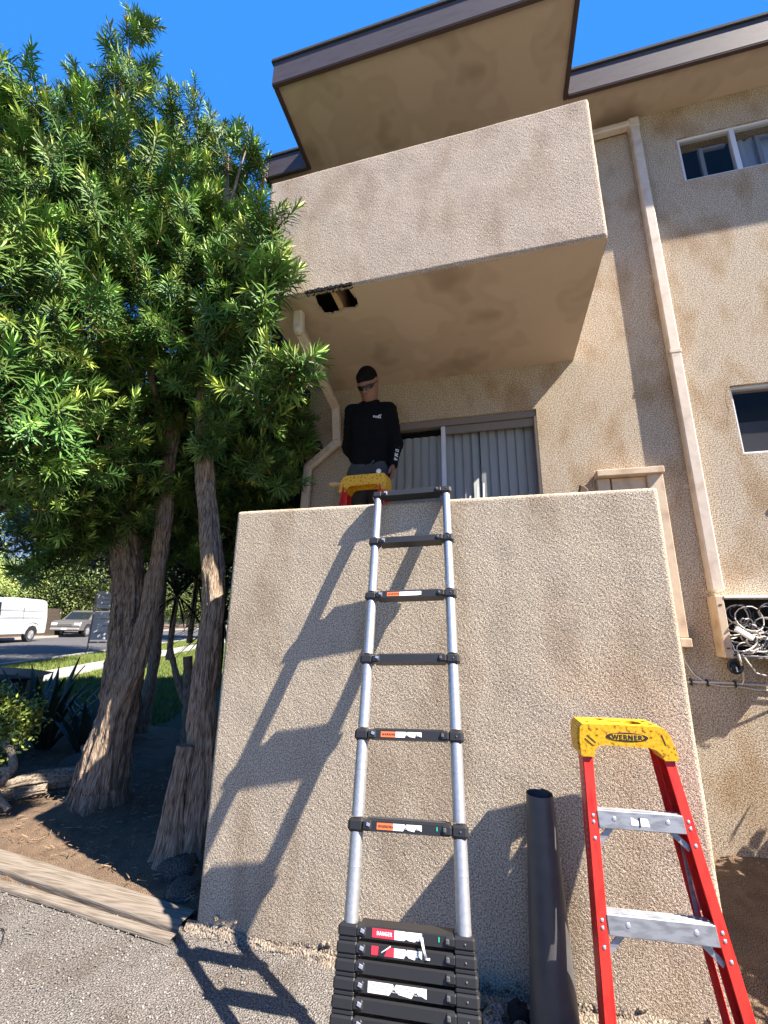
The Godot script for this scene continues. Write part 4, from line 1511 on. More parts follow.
func build_man() -> void:
	var m := thing("person", "man in black long sleeved top and sunglasses standing behind the patio wall, looking down", "person", Vector3(-0.925, 1.70, -3.02), Basis(Vector3.UP, 0.14).scaled(Vector3(0.93, 1.02, 0.96)))
	var hip := 0.93
	var hc := Vector3(-0.012, 1.615, 0.095)          # middle of the head
	var tilt := Basis(Vector3.UP, -0.30) * Basis(Vector3.RIGHT, 0.82)
	var H := func(x: float, y: float, z: float) -> Vector3: return hc + tilt * Vector3(x, y, z)
	var sh_l := Vector3(0.168, 1.430, -0.005)
	var sh_r := Vector3(-0.168, 1.430, -0.005)
	var el_l := Vector3(0.222, 1.150, -0.030)
	var el_r := Vector3(-0.200, 1.150, -0.085)
	var wr_l := Vector3(0.205, 0.940, 0.055)
	var wr_r := Vector3(-0.100, 0.985, -0.165)
	# the body: head, neck, trunk, arms and legs as one skin
	var bones := [
		[H.call(0, 0.035, -0.022), H.call(0, 0.020, 0.012), 0.083, 0.080], [H.call(0, -0.02, 0.018), H.call(0, -0.068, 0.052), 0.068, 0.036], [H.call(0, -0.085, 0.062), H.call(0, -0.085, 0.064), 0.026, 0.026],
		[H.call(-0.030, -0.062, 0.028), H.call(0.030, -0.062, 0.028), 0.040, 0.040], [H.call(0, -0.04, -0.035), Vector3(0, 1.46, -0.015), 0.058, 0.062],
		[Vector3(0, 1.47, -0.01), Vector3(0, 1.30, -0.01), 0.06, 0.07], [Vector3(0, 1.30, -0.01), Vector3(0, 1.0, -0.01), 0.07, 0.065], [Vector3(-0.04, 1.0, -0.01), Vector3(-0.06, hip, -0.01), 0.062, 0.066], [Vector3(0.04, 1.0, -0.01), Vector3(0.06, hip, -0.01), 0.062, 0.066],
		[Vector3(-0.09, 1.42, -0.01), Vector3(0.09, 1.42, -0.01), 0.045, 0.045],
		[sh_l, el_l, 0.036, 0.030], [el_l, wr_l, 0.030, 0.023], [sh_r, el_r, 0.036, 0.030], [el_r, wr_r, 0.030, 0.023],
		[Vector3(0.085, hip, 0), Vector3(0.10, 0.50, 0.02), 0.066, 0.046], [Vector3(0.10, 0.50, 0.02), Vector3(0.105, 0.10, -0.02), 0.052, 0.036],
		[Vector3(-0.085, hip, 0), Vector3(-0.10, 0.50, 0.02), 0.066, 0.046], [Vector3(-0.10, 0.50, 0.02), Vector3(-0.105, 0.10, -0.02), 0.052, 0.036]]
	var s := field(bones, 0.012, 60.0)
	var face := [
		[H.call(0, 0.035, -0.022), H.call(0, 0.020, 0.012), 0.0845, 0.0815], [H.call(0, -0.02, 0.018), H.call(0, -0.066, 0.052), 0.069, 0.036], [H.call(0, -0.086, 0.064), H.call(0, -0.086, 0.066), 0.026, 0.026],
		[H.call(-0.030, -0.062, 0.028), H.call(0.030, -0.062, 0.028), 0.041, 0.041], [H.call(0, -0.05, -0.03), Vector3(0, 1.50, -0.012), 0.058, 0.060],
		[H.call(0, 0.012, 0.094), H.call(0, -0.026, 0.112), 0.008, 0.012], [H.call(-0.012, -0.030, 0.098), H.call(0.012, -0.030, 0.098), 0.009, 0.009],
		[H.call(-0.020, -0.056, 0.088), H.call(0.020, -0.056, 0.088), 0.008, 0.008], [H.call(-0.016, -0.067, 0.087), H.call(0.016, -0.067, 0.087), 0.008, 0.008],
		[H.call(-0.034, 0.020, 0.078), H.call(0.034, 0.020, 0.078), 0.014, 0.014],
		[H.call(-0.042, -0.018, 0.060), H.call(-0.034, -0.026, 0.066), 0.020, 0.018], [H.call(0.042, -0.018, 0.060), H.call(0.034, -0.026, 0.066), 0.020, 0.018]]
	for sx in [-1.0, 1.0]:
		face.append_array([[H.call(sx * 0.080, 0.018, -0.012), H.call(sx * 0.078, -0.026, -0.004), 0.012, 0.009], [H.call(sx * 0.088, 0.020, -0.020), H.call(sx * 0.086, -0.012, -0.018), 0.007, 0.006]])
	var head := field(face, 0.0042, 190.0)
	var left := field(hand_bones(wr_l, Vector3(-0.03, -0.96, 0.22).normalized(), Vector3(-0.95, 0.05, 0.1).normalized(), Vector3(0.1, 0.2, 0.97).normalized()), 0.0036, 320.0)
	var right := field(hand_bones(wr_r, Vector3(0.85, -0.45, -0.05).normalized(), Vector3(0.0, 0.2, -0.97).normalized(), Vector3(0.4, 0.88, 0.1).normalized()), 0.0036, 320.0)
	for g in [head, left, right]:
		var first := s.v.size()
		s.v.append_array(g.v); s.n.append_array(g.n); s.c.append_array(g.c)
		for i in g.idx:
			s.idx.append(i + first)
	part(s, "body", M.skin, m)
	# eyes behind the glasses, eyebrows and a short beard are small but there
	s = Shape.new()
	for sx in [-1.0, 1.0]:
		s.ball(H.call(sx * 0.032, 0.004, 0.079), Vector3(0.011, 0.009, 0.008), 6, 10)
	part(s, "eye", M.white, m)
	s = Shape.new()
	s.tube([H.call(-0.022, -0.0615, 0.0955), H.call(0, -0.0605, 0.0985), H.call(0.022, -0.0615, 0.0955)], [0.0015, 0.0022, 0.0015], 6)
	part(s, "mouth", paint(0.14, 0.05, 0.04, 0.6), m)
	# short hair under a close dark cap
	s = field([[H.call(0, 0.050, -0.026), H.call(0, 0.046, 0.006), 0.088, 0.082], [H.call(0, 0.004, -0.048), H.call(0, -0.028, -0.046), 0.070, 0.060], [H.call(-0.030, 0.074, 0.040), H.call(0.030, 0.074, 0.040), 0.036, 0.036]], 0.006, 120.0)
	part(s, "hair", M.hair, m)
	s = field([[H.call(-0.034, -0.078, 0.044), H.call(0.034, -0.078, 0.044), 0.029, 0.029], [H.call(0, -0.092, 0.066), H.call(0, -0.092, 0.070), 0.028, 0.028]], 0.005, 160.0)
	part(s, "beard", paint(0.07, 0.035, 0.024, 0.9), m)
	# wraparound sunglasses
	s = Shape.new()
	s.sheet(25, 6, func(i, j):
		var a = (i - 12) / 12.0 * 1.15
		var edge := 1.0 - pow(absf(i - 12) / 12.0, 3) * 0.55
		var pinch := 1.0 - 0.35 * exp(-pow((i - 12) / 1.6, 2))
		return H.call(sin(a) * 0.083, 0.004 + (j - 2.5) / 2.5 * 0.0185 * edge * pinch + (0.004 if j > 2 else 0.0), 0.026 + cos(a) * 0.084 - absf(j - 2.5) * 0.0008), tilt * Vector3(0, 0, 1))
	for sx in [-1.0, 1.0]:
		s.tube([H.call(sx * 0.077, 0.008, 0.058), H.call(sx * 0.086, 0.010, 0.02), H.call(sx * 0.090, 0.008, -0.02)], [0.005, 0.004, 0.003], 6)
	part(s, "sunglasses", M.lens_dark, m)
	# long sleeved top
	s = field([
		[Vector3(0, 1.445, -0.01), Vector3(0, 1.33, 0.0), 0.088, 0.115], [Vector3(-0.062, 1.33, 0.005), Vector3(-0.050, 1.02, 0), 0.106, 0.094], [Vector3(0.062, 1.33, 0.005), Vector3(0.050, 1.02, 0), 0.106, 0.094],
		[Vector3(-0.048, 1.02, 0), Vector3(-0.053, 0.975, 0.0), 0.098, 0.102], [Vector3(0.048, 1.02, 0), Vector3(0.053, 0.975, 0.0), 0.098, 0.102], [Vector3(-0.11, 1.425, -0.01), Vector3(0.11, 1.425, -0.01), 0.070, 0.070],
		[Vector3(0, 1.475, -0.008), Vector3(0, 1.49, -0.006), 0.074, 0.070],
		[sh_l, el_l, 0.062, 0.051], [el_l, wr_l + Vector3(0, 0.01, 0), 0.050, 0.037], [sh_r, el_r, 0.062, 0.051], [el_r, wr_r, 0.050, 0.037],
		[Vector3(0.10, 1.10, 0.085), Vector3(0.02, 1.04, 0.10), 0.014, 0.012], [Vector3(-0.12, 1.16, 0.075), Vector3(-0.03, 1.09, 0.10), 0.012, 0.012], [el_l + Vector3(0, 0.03, 0.02), el_l + Vector3(0.02, -0.01, 0.035), 0.028, 0.02]], 0.011, 75.0)
	creases(s, 0.0055, 3)
	var shirt := part(s, "shirt", M.shirt, m)
	s = Shape.new()
	var chest := Transform3D(Basis(Vector3.UP, 0.30), Vector3(0.075, 1.318, 0.1245))
	lettering("PUMA", 0.017, 0.0012, M.white, "chest_print", shirt, chest.translated_local(Vector3(0, -0.004, 0.004)))
	s.extrude(PackedVector2Array([Vector2(0.008, 0.008), Vector2(0.016, 0.014), Vector2(0.026, 0.016), Vector2(0.034, 0.024), Vector2(0.032, 0.016), Vector2(0.037, 0.012), Vector2(0.028, 0.012), Vector2(0.018, 0.008)]), 0.003, 0.005)
	part(s, "chest_emblem", M.white, shirt, chest)
	var k := 0
	for ch in ["P", "U", "M", "A"]:
		var p := el_l.lerp(wr_l, 0.28 + k * 0.19)
		var dir := (wr_l - el_l).normalized()
		var outw := Vector3(0.45, 0.1, 0.88)
		outw = (outw - dir * outw.dot(dir)).normalized()
		lettering(ch, 0.030, 0.0015, M.white, "sleeve_print", shirt, Transform3D(Basis(dir, outw.cross(dir), outw), p + outw * (0.0515 - k * 0.0022)))
		k += 1
	# trousers
	s = field([[Vector3(-0.05, 0.985, 0), Vector3(-0.07, hip - 0.06, 0.0), 0.098, 0.100], [Vector3(0.05, 0.985, 0), Vector3(0.07, hip - 0.06, 0.0), 0.098, 0.100],
		[Vector3(0.088, hip - 0.05, 0), Vector3(0.10, 0.50, 0.02), 0.095, 0.074], [Vector3(0.10, 0.50, 0.02), Vector3(0.105, 0.06, -0.02), 0.072, 0.062],
		[Vector3(-0.088, hip - 0.05, 0), Vector3(-0.10, 0.50, 0.02), 0.095, 0.074], [Vector3(-0.10, 0.50, 0.02), Vector3(-0.105, 0.06, -0.02), 0.072, 0.062]], 0.013, 70.0)
	creases(s, 0.006, 8)
	part(s, "trousers", M.trousers, m)
	for sx in [-1.0, 1.0]:
		s = field([[Vector3(sx * 0.107, 0.05, -0.05), Vector3(sx * 0.112, 0.036, 0.10), 0.044, 0.036], [Vector3(sx * 0.112, 0.036, 0.10), Vector3(sx * 0.116, 0.030, 0.15), 0.036, 0.028]], 0.010, 80.0)
		part(s, "shoe", M.hair, m)


# ---------------------------------------------------------------- plants
func strap_leaf(s: Shape, root: Vector3, dir: Vector3, up: Vector3, length: float, width: float, droop: float, colour: Color, tip: Color, segs := 3) -> void:
	# a narrow leaf with a folded middle
	var side := dir.cross(up).normalized()
	var nn := side.cross(dir).normalized()
	var first := s.v.size()
	for k in segs + 1:
		var t := float(k) / segs
		var p := root + dir * length * t - up * droop * t * t * length
		var w := width * sin(PI * clampf(0.12 + t * 0.80, 0, 1)) * 0.5 if k < segs else 0.0004
		s.col = colour.lerp(tip, t)
		s.vert(p - side * w + nn * w * 0.35, nn - side * 0.35)
		s.vert(p, nn)
		s.vert(p + side * w + nn * w * 0.35, nn + side * 0.35)
	for k in segs:
		var a := first + k * 3
		for h in 2:
			s.tri(a + h, a + h + 1, a + h + 3)
			s.tri(a + h + 1, a + h + 4, a + h + 3)
	s.col = Color(1, 1, 1)


func spray(seed_: int, leaves: int, length: float, young: float) -> ArrayMesh:
	# a shoot of narrow leaves all round its stem, paler towards its tip
	var r := RandomNumberGenerator.new()
	r.seed = seed_
	var s := Shape.new()
	s.col = Color(0.12, 0.085, 0.04)
	s.tube([Vector3.ZERO, Vector3(0, length * 0.5, 0.01), Vector3(0, length, 0)], [0.004, 0.003, 0.0015], 4, false)
	for k in leaves:
		var t := (k + 0.5) / leaves
		var th := k * 2.39996 + r.randf_range(-0.3, 0.3)
		var rise_ := lerpf(0.25, 1.5, pow(t, 2.2)) + r.randf_range(-0.2, 0.2)
		var dir := Vector3(cos(th), rise_, sin(th)).normalized()
		var g := r.randf_range(0.75, 1.25)
		var old := Color(0.078, 0.165, 0.045) * g
		var fresh := Color(0.31, 0.48, 0.10) * g
		var c := old.lerp(fresh, clampf((t - 0.55) / 0.45, 0, 1) * young)
		strap_leaf(s, Vector3(0, length * (0.12 + 0.88 * t), 0), dir, Vector3.UP if t < 0.85 else Vector3(cos(th), 0.2, sin(th)), r.randf_range(0.075, 0.125) * lerpf(1.0, 0.75, t), r.randf_range(0.0085, 0.0125), r.randf_range(0.05, 0.4), c, c * 1.12)
	return s.mesh()


func broad_spray(seed_: int, leaves: int, spread: float, size: float) -> ArrayMesh:
	var r := RandomNumberGenerator.new()
	r.seed = seed_
	var s := Shape.new()
	for k in leaves:
		var p := Vector3(r.randfn(), r.randfn(), r.randfn()) * spread * 0.5
		var dir := Vector3(r.randfn(), r.randfn() * 0.6, r.randfn()).normalized()
		var g := r.randf_range(0.7, 1.3)
		strap_leaf(s, p, dir, Vector3(r.randfn() * 0.4, 1, r.randfn() * 0.4).normalized(), size * r.randf_range(0.7, 1.3), size * 0.5, 0.2, Color(0.9, 1, 0.9) * g, Color(1.1, 1.1, 0.9) * g, 2)
	return s.mesh()


func fill(blobs: Array, density: float, shell: float, upward: float, size: Vector2) -> Array:
	# places for shoots near the surface of each clump, pointing outward and up
	var out := []
	for q in blobs:
		var c := Vector3(q[0], q[1], q[2])
		var r: float = q[3]
		var count := int(density * pow(r, 2.0)) + 5
		for k in count:
			var d := Vector3(rng.randfn(), rng.randfn(), rng.randfn()).normalized()
			var rad := r * (1.0 - shell * pow(rng.randf(), 1.6)) * (1.0 + 0.22 * bumps.get_noise_3d(d.x * 60 + c.x * 90, d.y * 60 + c.y * 70, d.z * 60))
			var p := c + d * rad * Vector3(1, 0.95, 1)
			var ax := (d * 0.9 + Vector3(0, upward, 0) + Vector3(rng.randfn(), rng.randfn(), rng.randfn()) * 0.35).normalized()
			var x := ax.cross(Vector3(rng.randfn(), 0.1, rng.randfn()).normalized()).normalized()
			var sc := rng.randf_range(size.x, size.y)
			out.append(Transform3D(Basis(x, ax, x.cross(ax)).scaled(Vector3.ONE * sc), p - ax * 0.12 * sc))
	return out


func trunk(pts: Array, rads: Array, seed_: int, ridges: float, flare: float) -> Shape:
	# a stem with fibrous ridged bark
	var s := Shape.new()
	var cv := Curve3D.new()
	for k in pts.size():
		var tan: Vector3 = (pts[mini(k + 1, pts.size() - 1)] - pts[maxi(k - 1, 0)]) / 6.0
		cv.add_point(pts[k], -tan, tan)
	cv.bake_interval = 0.02
	var length := cv.get_baked_length()
	var rows := int(length / 0.022) + 2
	var sides := 64
	var f := FastNoiseLite.new()
	f.seed = seed_
	f.frequency = 1.0
	s.sheet(sides + 1, rows, func(i, j):
		var t: float = float(j) / (rows - 1)
		var c := cv.sample_baked(length * t)
		var d := (cv.sample_baked(minf(length, length * t + 0.05)) - cv.sample_baked(maxf(0, length * t - 0.05))).normalized()
		var u := d.cross(Vector3.BACK).normalized()
		var w := d.cross(u)
		var a = TAU * (i % sides) / sides
		var at := t * (rads.size() - 1)
		var k := mini(int(at), rads.size() - 2)
		var r: float = lerpf(rads[k], rads[k + 1], at - k)
		var o := u * cos(a) + w * sin(a)
		var y := length * t
		var fl := flare * exp(-y / 0.16) * (0.6 + 0.8 * maxf(0, f.get_noise_2d(cos(a) * 1.6, sin(a) * 1.6 + 7)))
		var rib := f.get_noise_3d(cos(a) * 7.5, sin(a) * 7.5, y * 2.3) * ridges + f.get_noise_3d(cos(a) * 19.0, sin(a) * 19.0, y * 7.0 + 40) * ridges * 0.55 + f.get_noise_3d(cos(a) * 1.7, sin(a) * 1.7, y * 2.0 + 90) * r * 0.35
		return c + o * (r + fl + rib), Vector3(0, 0, 1))
	return s


func shreds(parent: Node, stem: Shape, count: int, seed_: int) -> void:
	# loose strips of bark that peel from the stem
	var r := RandomNumberGenerator.new()
	r.seed = seed_
	var s := Shape.new()
	var row := 65
	var rows := stem.v.size() / row
	for k in count:
		var i := r.randi() % 64
		var j := r.randi() % maxi(1, mini(rows - 14, 130))
		var steps := 4 + r.randi() % 8
		var w := r.randf_range(0.003, 0.010)
		var peel = r.randf_range(0.0, 0.018) * (1 if r.randf() < 0.35 else 0.25)
		var first := s.v.size()
		var g := r.randf_range(0.6, 1.35)
		s.col = Color(g, g * 0.97, g * 0.93)
		var drift := r.randf_range(-0.012, 0.012)
		for q in steps + 1:
			var t := float(q) / steps
			var at := mini(j + q, rows - 1) * row + i
			var nn := stem.n[at]
			var side := nn.cross(Vector3.UP).normalized()
			var p = stem.v[at] + nn * (0.002 + peel * t * t) + side * drift * t
			s.vert(p - side * w * (1.0 - t * 0.6), nn - side * 0.3)
			s.vert(p + side * w * (1.0 - t * 0.6), nn + side * 0.3)
		for q in steps:
			var a := first + q * 2
			s.tri(a, a + 1, a + 2)
			s.tri(a + 1, a + 3, a + 2)
	s.col = Color(1, 1, 1)
	var o := part(s, "bark_strips", M.bark, parent)
	o.set_meta("kind", "stuff")


func limb(parent: Node, pts: Array, r0: float, r1: float) -> void:
	var s := Shape.new()
	var cv := Curve3D.new()
	for k in pts.size():
		var tan: Vector3 = (pts[mini(k + 1, pts.size() - 1)] - pts[maxi(k - 1, 0)]) / 6.0
		cv.add_point(pts[k], -tan, tan)
	var p := []
	var r := []
	for k in 17:
		p.append(cv.sample_baked(cv.get_baked_length() * k / 16.0))
		r.append(lerpf(r0, r1, k / 16.0) * (1.0 + 0.12 * sin(k * 2.1)))
	s.tube(p, r, 10)
	part(s, "branch", M.bark, parent)


func build_big_trees() -> void:
	var kinds := [spray(1, 52, 0.18, 1.0), spray(2, 60, 0.27, 0.85), spray(3, 46, 0.17, 0.45), spray(4, 48, 0.25, 0.1), spray(5, 30, 0.20, 0.3)]
	# the two trees that grow into one crown beside the building
	var a := thing("fern_pine", "tall narrow leaved tree with a thick forked shaggy trunk, left of the patio wall", "tree", Vector3(-3.17, 0.0, -3.16))
	var o := Vector3(3.17, 0, 3.16)
	var bark := trunk([Vector3(0, -0.06, 0), Vector3(0.03, 0.35, 0.01), Vector3(0.06, 0.9, -0.02), Vector3(0.02, 1.5, 0.0), Vector3(-0.12, 2.2, 0.02), Vector3(-0.32, 3.2, 0.1), Vector3(-0.5, 4.6, 0.3), Vector3(-0.5, 6.4, 0.6)], [0.175, 0.135, 0.118, 0.108, 0.10, 0.085, 0.06, 0.03], 5, 0.026, 0.20)
	shreds(part(bark, "trunk", M.bark, a), bark, 700, 3)
	part(trunk([Vector3(0.08, 0.22, 0.08), Vector3(0.13, 0.75, 0.08), Vector3(0.25, 1.3, 0.06), Vector3(0.28, 2.1, 0.02), Vector3(0.30, 3.2, 0.1), Vector3(0.5, 4.6, 0.25)], [0.105, 0.078, 0.066, 0.062, 0.05, 0.03], 9, 0.012, 0.02), "stem", M.bark, a)
	for l in [[[Vector3(-0.2, 2.6, 0.05), Vector3(-0.1, 2.7, 0.6), Vector3(0.2, 2.75, 1.2)], 0.045, 0.012], [[Vector3(-0.3, 3.2, 0.1), Vector3(-0.2, 3.4, 0.8), Vector3(0.1, 3.5, 1.5)], 0.05, 0.012], [[Vector3(-0.3, 3.0, 0.1), Vector3(-0.9, 3.6, 0.3), Vector3(-1.3, 4.6, 0.3)], 0.06, 0.015], [[Vector3(0.3, 3.1, 0.1), Vector3(0.3, 3.7, 0.5), Vector3(0.5, 4.2, 0.7)], 0.04, 0.012], [[Vector3(-0.45, 4.2, 0.2), Vector3(-0.8, 5.2, 0.5), Vector3(-0.9, 6.3, 0.9)], 0.05, 0.012], [[Vector3(-0.5, 5.2, 0.4), Vector3(-0.45, 6.4, 0.7), Vector3(-0.36, 7.9, 0.75)], 0.04, 0.006]]:
		limb(a, l[0], l[1], l[2])
	var ba := [[-4.02, 6.05, -2.23, 0.60], [-3.56, 6.65, -2.51, 0.46], [-3.46, 7.25, -2.42, 0.30], [-3.42, 7.75, -2.39, 0.14], [-4.27, 6.02, -1.97, 0.46], [-3.59, 4.92, -2.18, 0.75], [-3.06, 5.27, -2.58, 0.75], [-3.01, 3.46, -1.78, 0.60], [-3.01, 3.83, -2.32, 0.65], [-2.81, 2.67, -1.74, 0.48], [-2.71, 2.66, -2.05, 0.36], [-3.36, 2.41, -2.52, 0.40], [-4.06, 3.79, -3.25, 0.90], [-4.53, 5.27, -2.76, 1.00], [-3.80, 6.30, -3.18, 0.70], [-4.82, 5.85, -2.43, 0.70], [-3.60, 3.90, -1.49, 0.80], [-3.41, 2.85, -1.67, 0.70], [-4.55, 5.51, -1.54, 0.80], [-3.58, 2.35, -3.77, 0.40], [-3.7, 2.9, -3.1, 0.55], [-3.29, 2.37, -3.18, 0.26], [-3.02, 2.45, -2.86, 0.27], [-2.98, 2.84, -3.02, 0.30], [-3.42, 2.66, -3.05, 0.30], [-3.51, 2.30, -2.97, 0.34], [-3.95, 2.15, -2.90, 0.40], [-2.89, 4.55, -2.31, 0.45], [-3.36, 5.41, -2.18, 0.5]]
	var b := thing("fern_pine", "slim narrow leaved tree with a pale trunk close against the patio wall", "tree", Vector3(-2.02, 0.05, -2.80))
	bark = trunk([Vector3(0, -0.05, 0), Vector3(0.03, 0.4, 0.0), Vector3(-0.01, 0.95, 0.02), Vector3(-0.02, 1.6, 0), Vector3(-0.12, 2.1, 0.0), Vector3(-0.26, 2.75, 0.0), Vector3(-0.30, 3.6, 0.05), Vector3(-0.25, 4.8, 0.1), Vector3(-0.4, 6.0, 0.05)], [0.115, 0.086, 0.076, 0.072, 0.066, 0.050, 0.036, 0.028, 0.015], 15, 0.010, 0.12)
	shreds(part(bark, "trunk", M.bark, b), bark, 300, 4)
	part(trunk([Vector3(-0.03, -0.05, 0.10), Vector3(-0.05, 0.3, 0.10), Vector3(-0.035, 0.64, 0.085)], [0.075, 0.066, 0.060], 21, 0.014, 0.12), "cut_stem", M.bark, b)
	var s := Shape.new()
	s.tube([Vector3(-0.035, 0.60, 0.086), Vector3(-0.035, 0.645, 0.085)], [0.055, 0.050], 16)
	part(s, "cut_face", M.cut_wood, b)
	for l in [[[Vector3(-0.2, 2.45, 0.02), Vector3(-0.16, 3.1, 0.10), Vector3(-0.16, 3.6, 0.14), Vector3(-0.02, 4.2, 0.18)], 0.034, 0.012], [[Vector3(-0.28, 3.2, 0.03), Vector3(0.3, 3.15, 0.35), Vector3(0.75, 3.05, 0.68)], 0.028, 0.006], [[Vector3(-0.26, 4.4, 0.08), Vector3(0.2, 4.9, 0.3), Vector3(0.45, 4.8, 0.6)], 0.03, 0.006], [[Vector3(-0.3, 5.0, 0.08), Vector3(-0.25, 5.9, 0.0), Vector3(-0.22, 6.05, 0.0)], 0.025, 0.006]]:
		limb(b, l[0], l[1], l[2])
	var bb := [[-3.01, 6.56, -2.93, 0.55], [-2.48, 5.92, -3.01, 0.40], [-2.24, 6.28, -2.94, 0.13], [-2.24, 4.95, -2.82, 0.46], [-1.46, 4.10, -2.04, 0.17], [-1.62, 4.20, -2.25, 0.20], [-1.36, 3.68, -2.06, 0.13], [-1.40, 3.45, -2.10, 0.13], [-2.56, 4.17, -2.67, 0.60], [-1.92, 4.05, -2.62, 0.36], [-2.94, 3.40, -3.00, 0.55], [-2.31, 3.61, -3.14, 0.40], [-1.13, 3.04, -2.16, 0.10], [-1.25, 2.98, -2.18, 0.13], [-1.40, 2.90, -2.24, 0.15], [-1.50, 3.02, -2.20, 0.13], [-2.08, 3.62, -2.60, 0.24], [-2.10, 3.15, -2.62, 0.17], [-2.13, 2.85, -2.64, 0.14], [-1.70, 3.35, -3.22, 0.17], [-1.66, 3.08, -3.28, 0.15], [-1.78, 2.75, -3.25, 0.18], [-2.06, 4.10, -2.58, 0.28], [-2.0, 4.5, -2.55, 0.28], [-2.20, 3.50, -2.70, 0.22], [-2.02, 3.17, -3.40, 0.36], [-3.23, 2.72, -3.28, 0.42], [-2.50, 2.74, -3.86, 0.40], [-3.26, 4.83, -3.66, 0.80], [-3.05, 2.35, -3.96, 0.36], [-2.57, 4.28, -3.82, 0.60], [-2.17, 4.80, -3.71, 0.40], [-2.0, 2.85, -3.05, 0.22], [-1.90, 3.91, -3.10, 0.30], [-1.95, 3.23, -3.46, 0.32], [-2.24, 2.99, -3.67, 0.36], [-2.26, 4.19, -3.05, 0.42], [-2.83, 2.66, -3.50, 0.36], [-2.53, 3.76, -2.41, 0.40], [-2.40, 4.77, -2.55, 0.42], [-2.35, 3.47, -2.62, 0.26]]
	for t in [[a, ba, o], [b, bb, Vector3(2.02, -0.05, 2.80)]]:
		var places := fill(t[1], 300.0, 0.65, 0.75, Vector2(0.8, 1.45))
		var split := [[], [], [], [], []]
		var tints := [[], [], [], [], []]
		for p in places:
			var w: Transform3D = p
			var k := rng.randi() % 5
			w.origin += t[2]
			split[k].append(w)
			var g := rng.randf_range(0.8, 1.2)
			if rng.randf() < 0.015:
				tints[k].append(Color(1.6, 1.0, 0.6) * g)   # a dry twig now and then
			else:
				tints[k].append(Color(g * rng.randf_range(0.85, 1.35), g, g * rng.randf_range(0.7, 1.1)))
		for k in 5:
			scatter(kinds[k], split[k], tints[k], "crown", M.leaf, t[0])


func leafy(called: String, label: String, category: String, at: Vector3, blobs: Array, trunk_pts: Array, r0: float, leaf: ArrayMesh, density: float, colour: Color, size: Vector2, group := "") -> Node3D:
	var t := thing(called, label, category, at, Basis.IDENTITY, group)
	if trunk_pts:
		limb(t, trunk_pts, r0, r0 * 0.5)
		t.get_child(0).name = "trunk"
		for q in blobs.slice(0, 6):
			limb(t, [trunk_pts[-1], (trunk_pts[-1] + Vector3(q[0], q[1], q[2])) / 2 + Vector3(0, 0.1, 0), Vector3(q[0], q[1], q[2])], r0 * 0.45, r0 * 0.12)
	var places := fill(blobs, density, 0.6, 0.4, size)
	var tints := []
	for p in places:
		var g := rng.randf_range(0.65, 1.35)
		tints.append(Color(colour.r * g * rng.randf_range(0.85, 1.25), colour.g * g, colour.b * g))
	scatter(leaf, places, tints, "crown", M.broad_leaf, t)
	return t


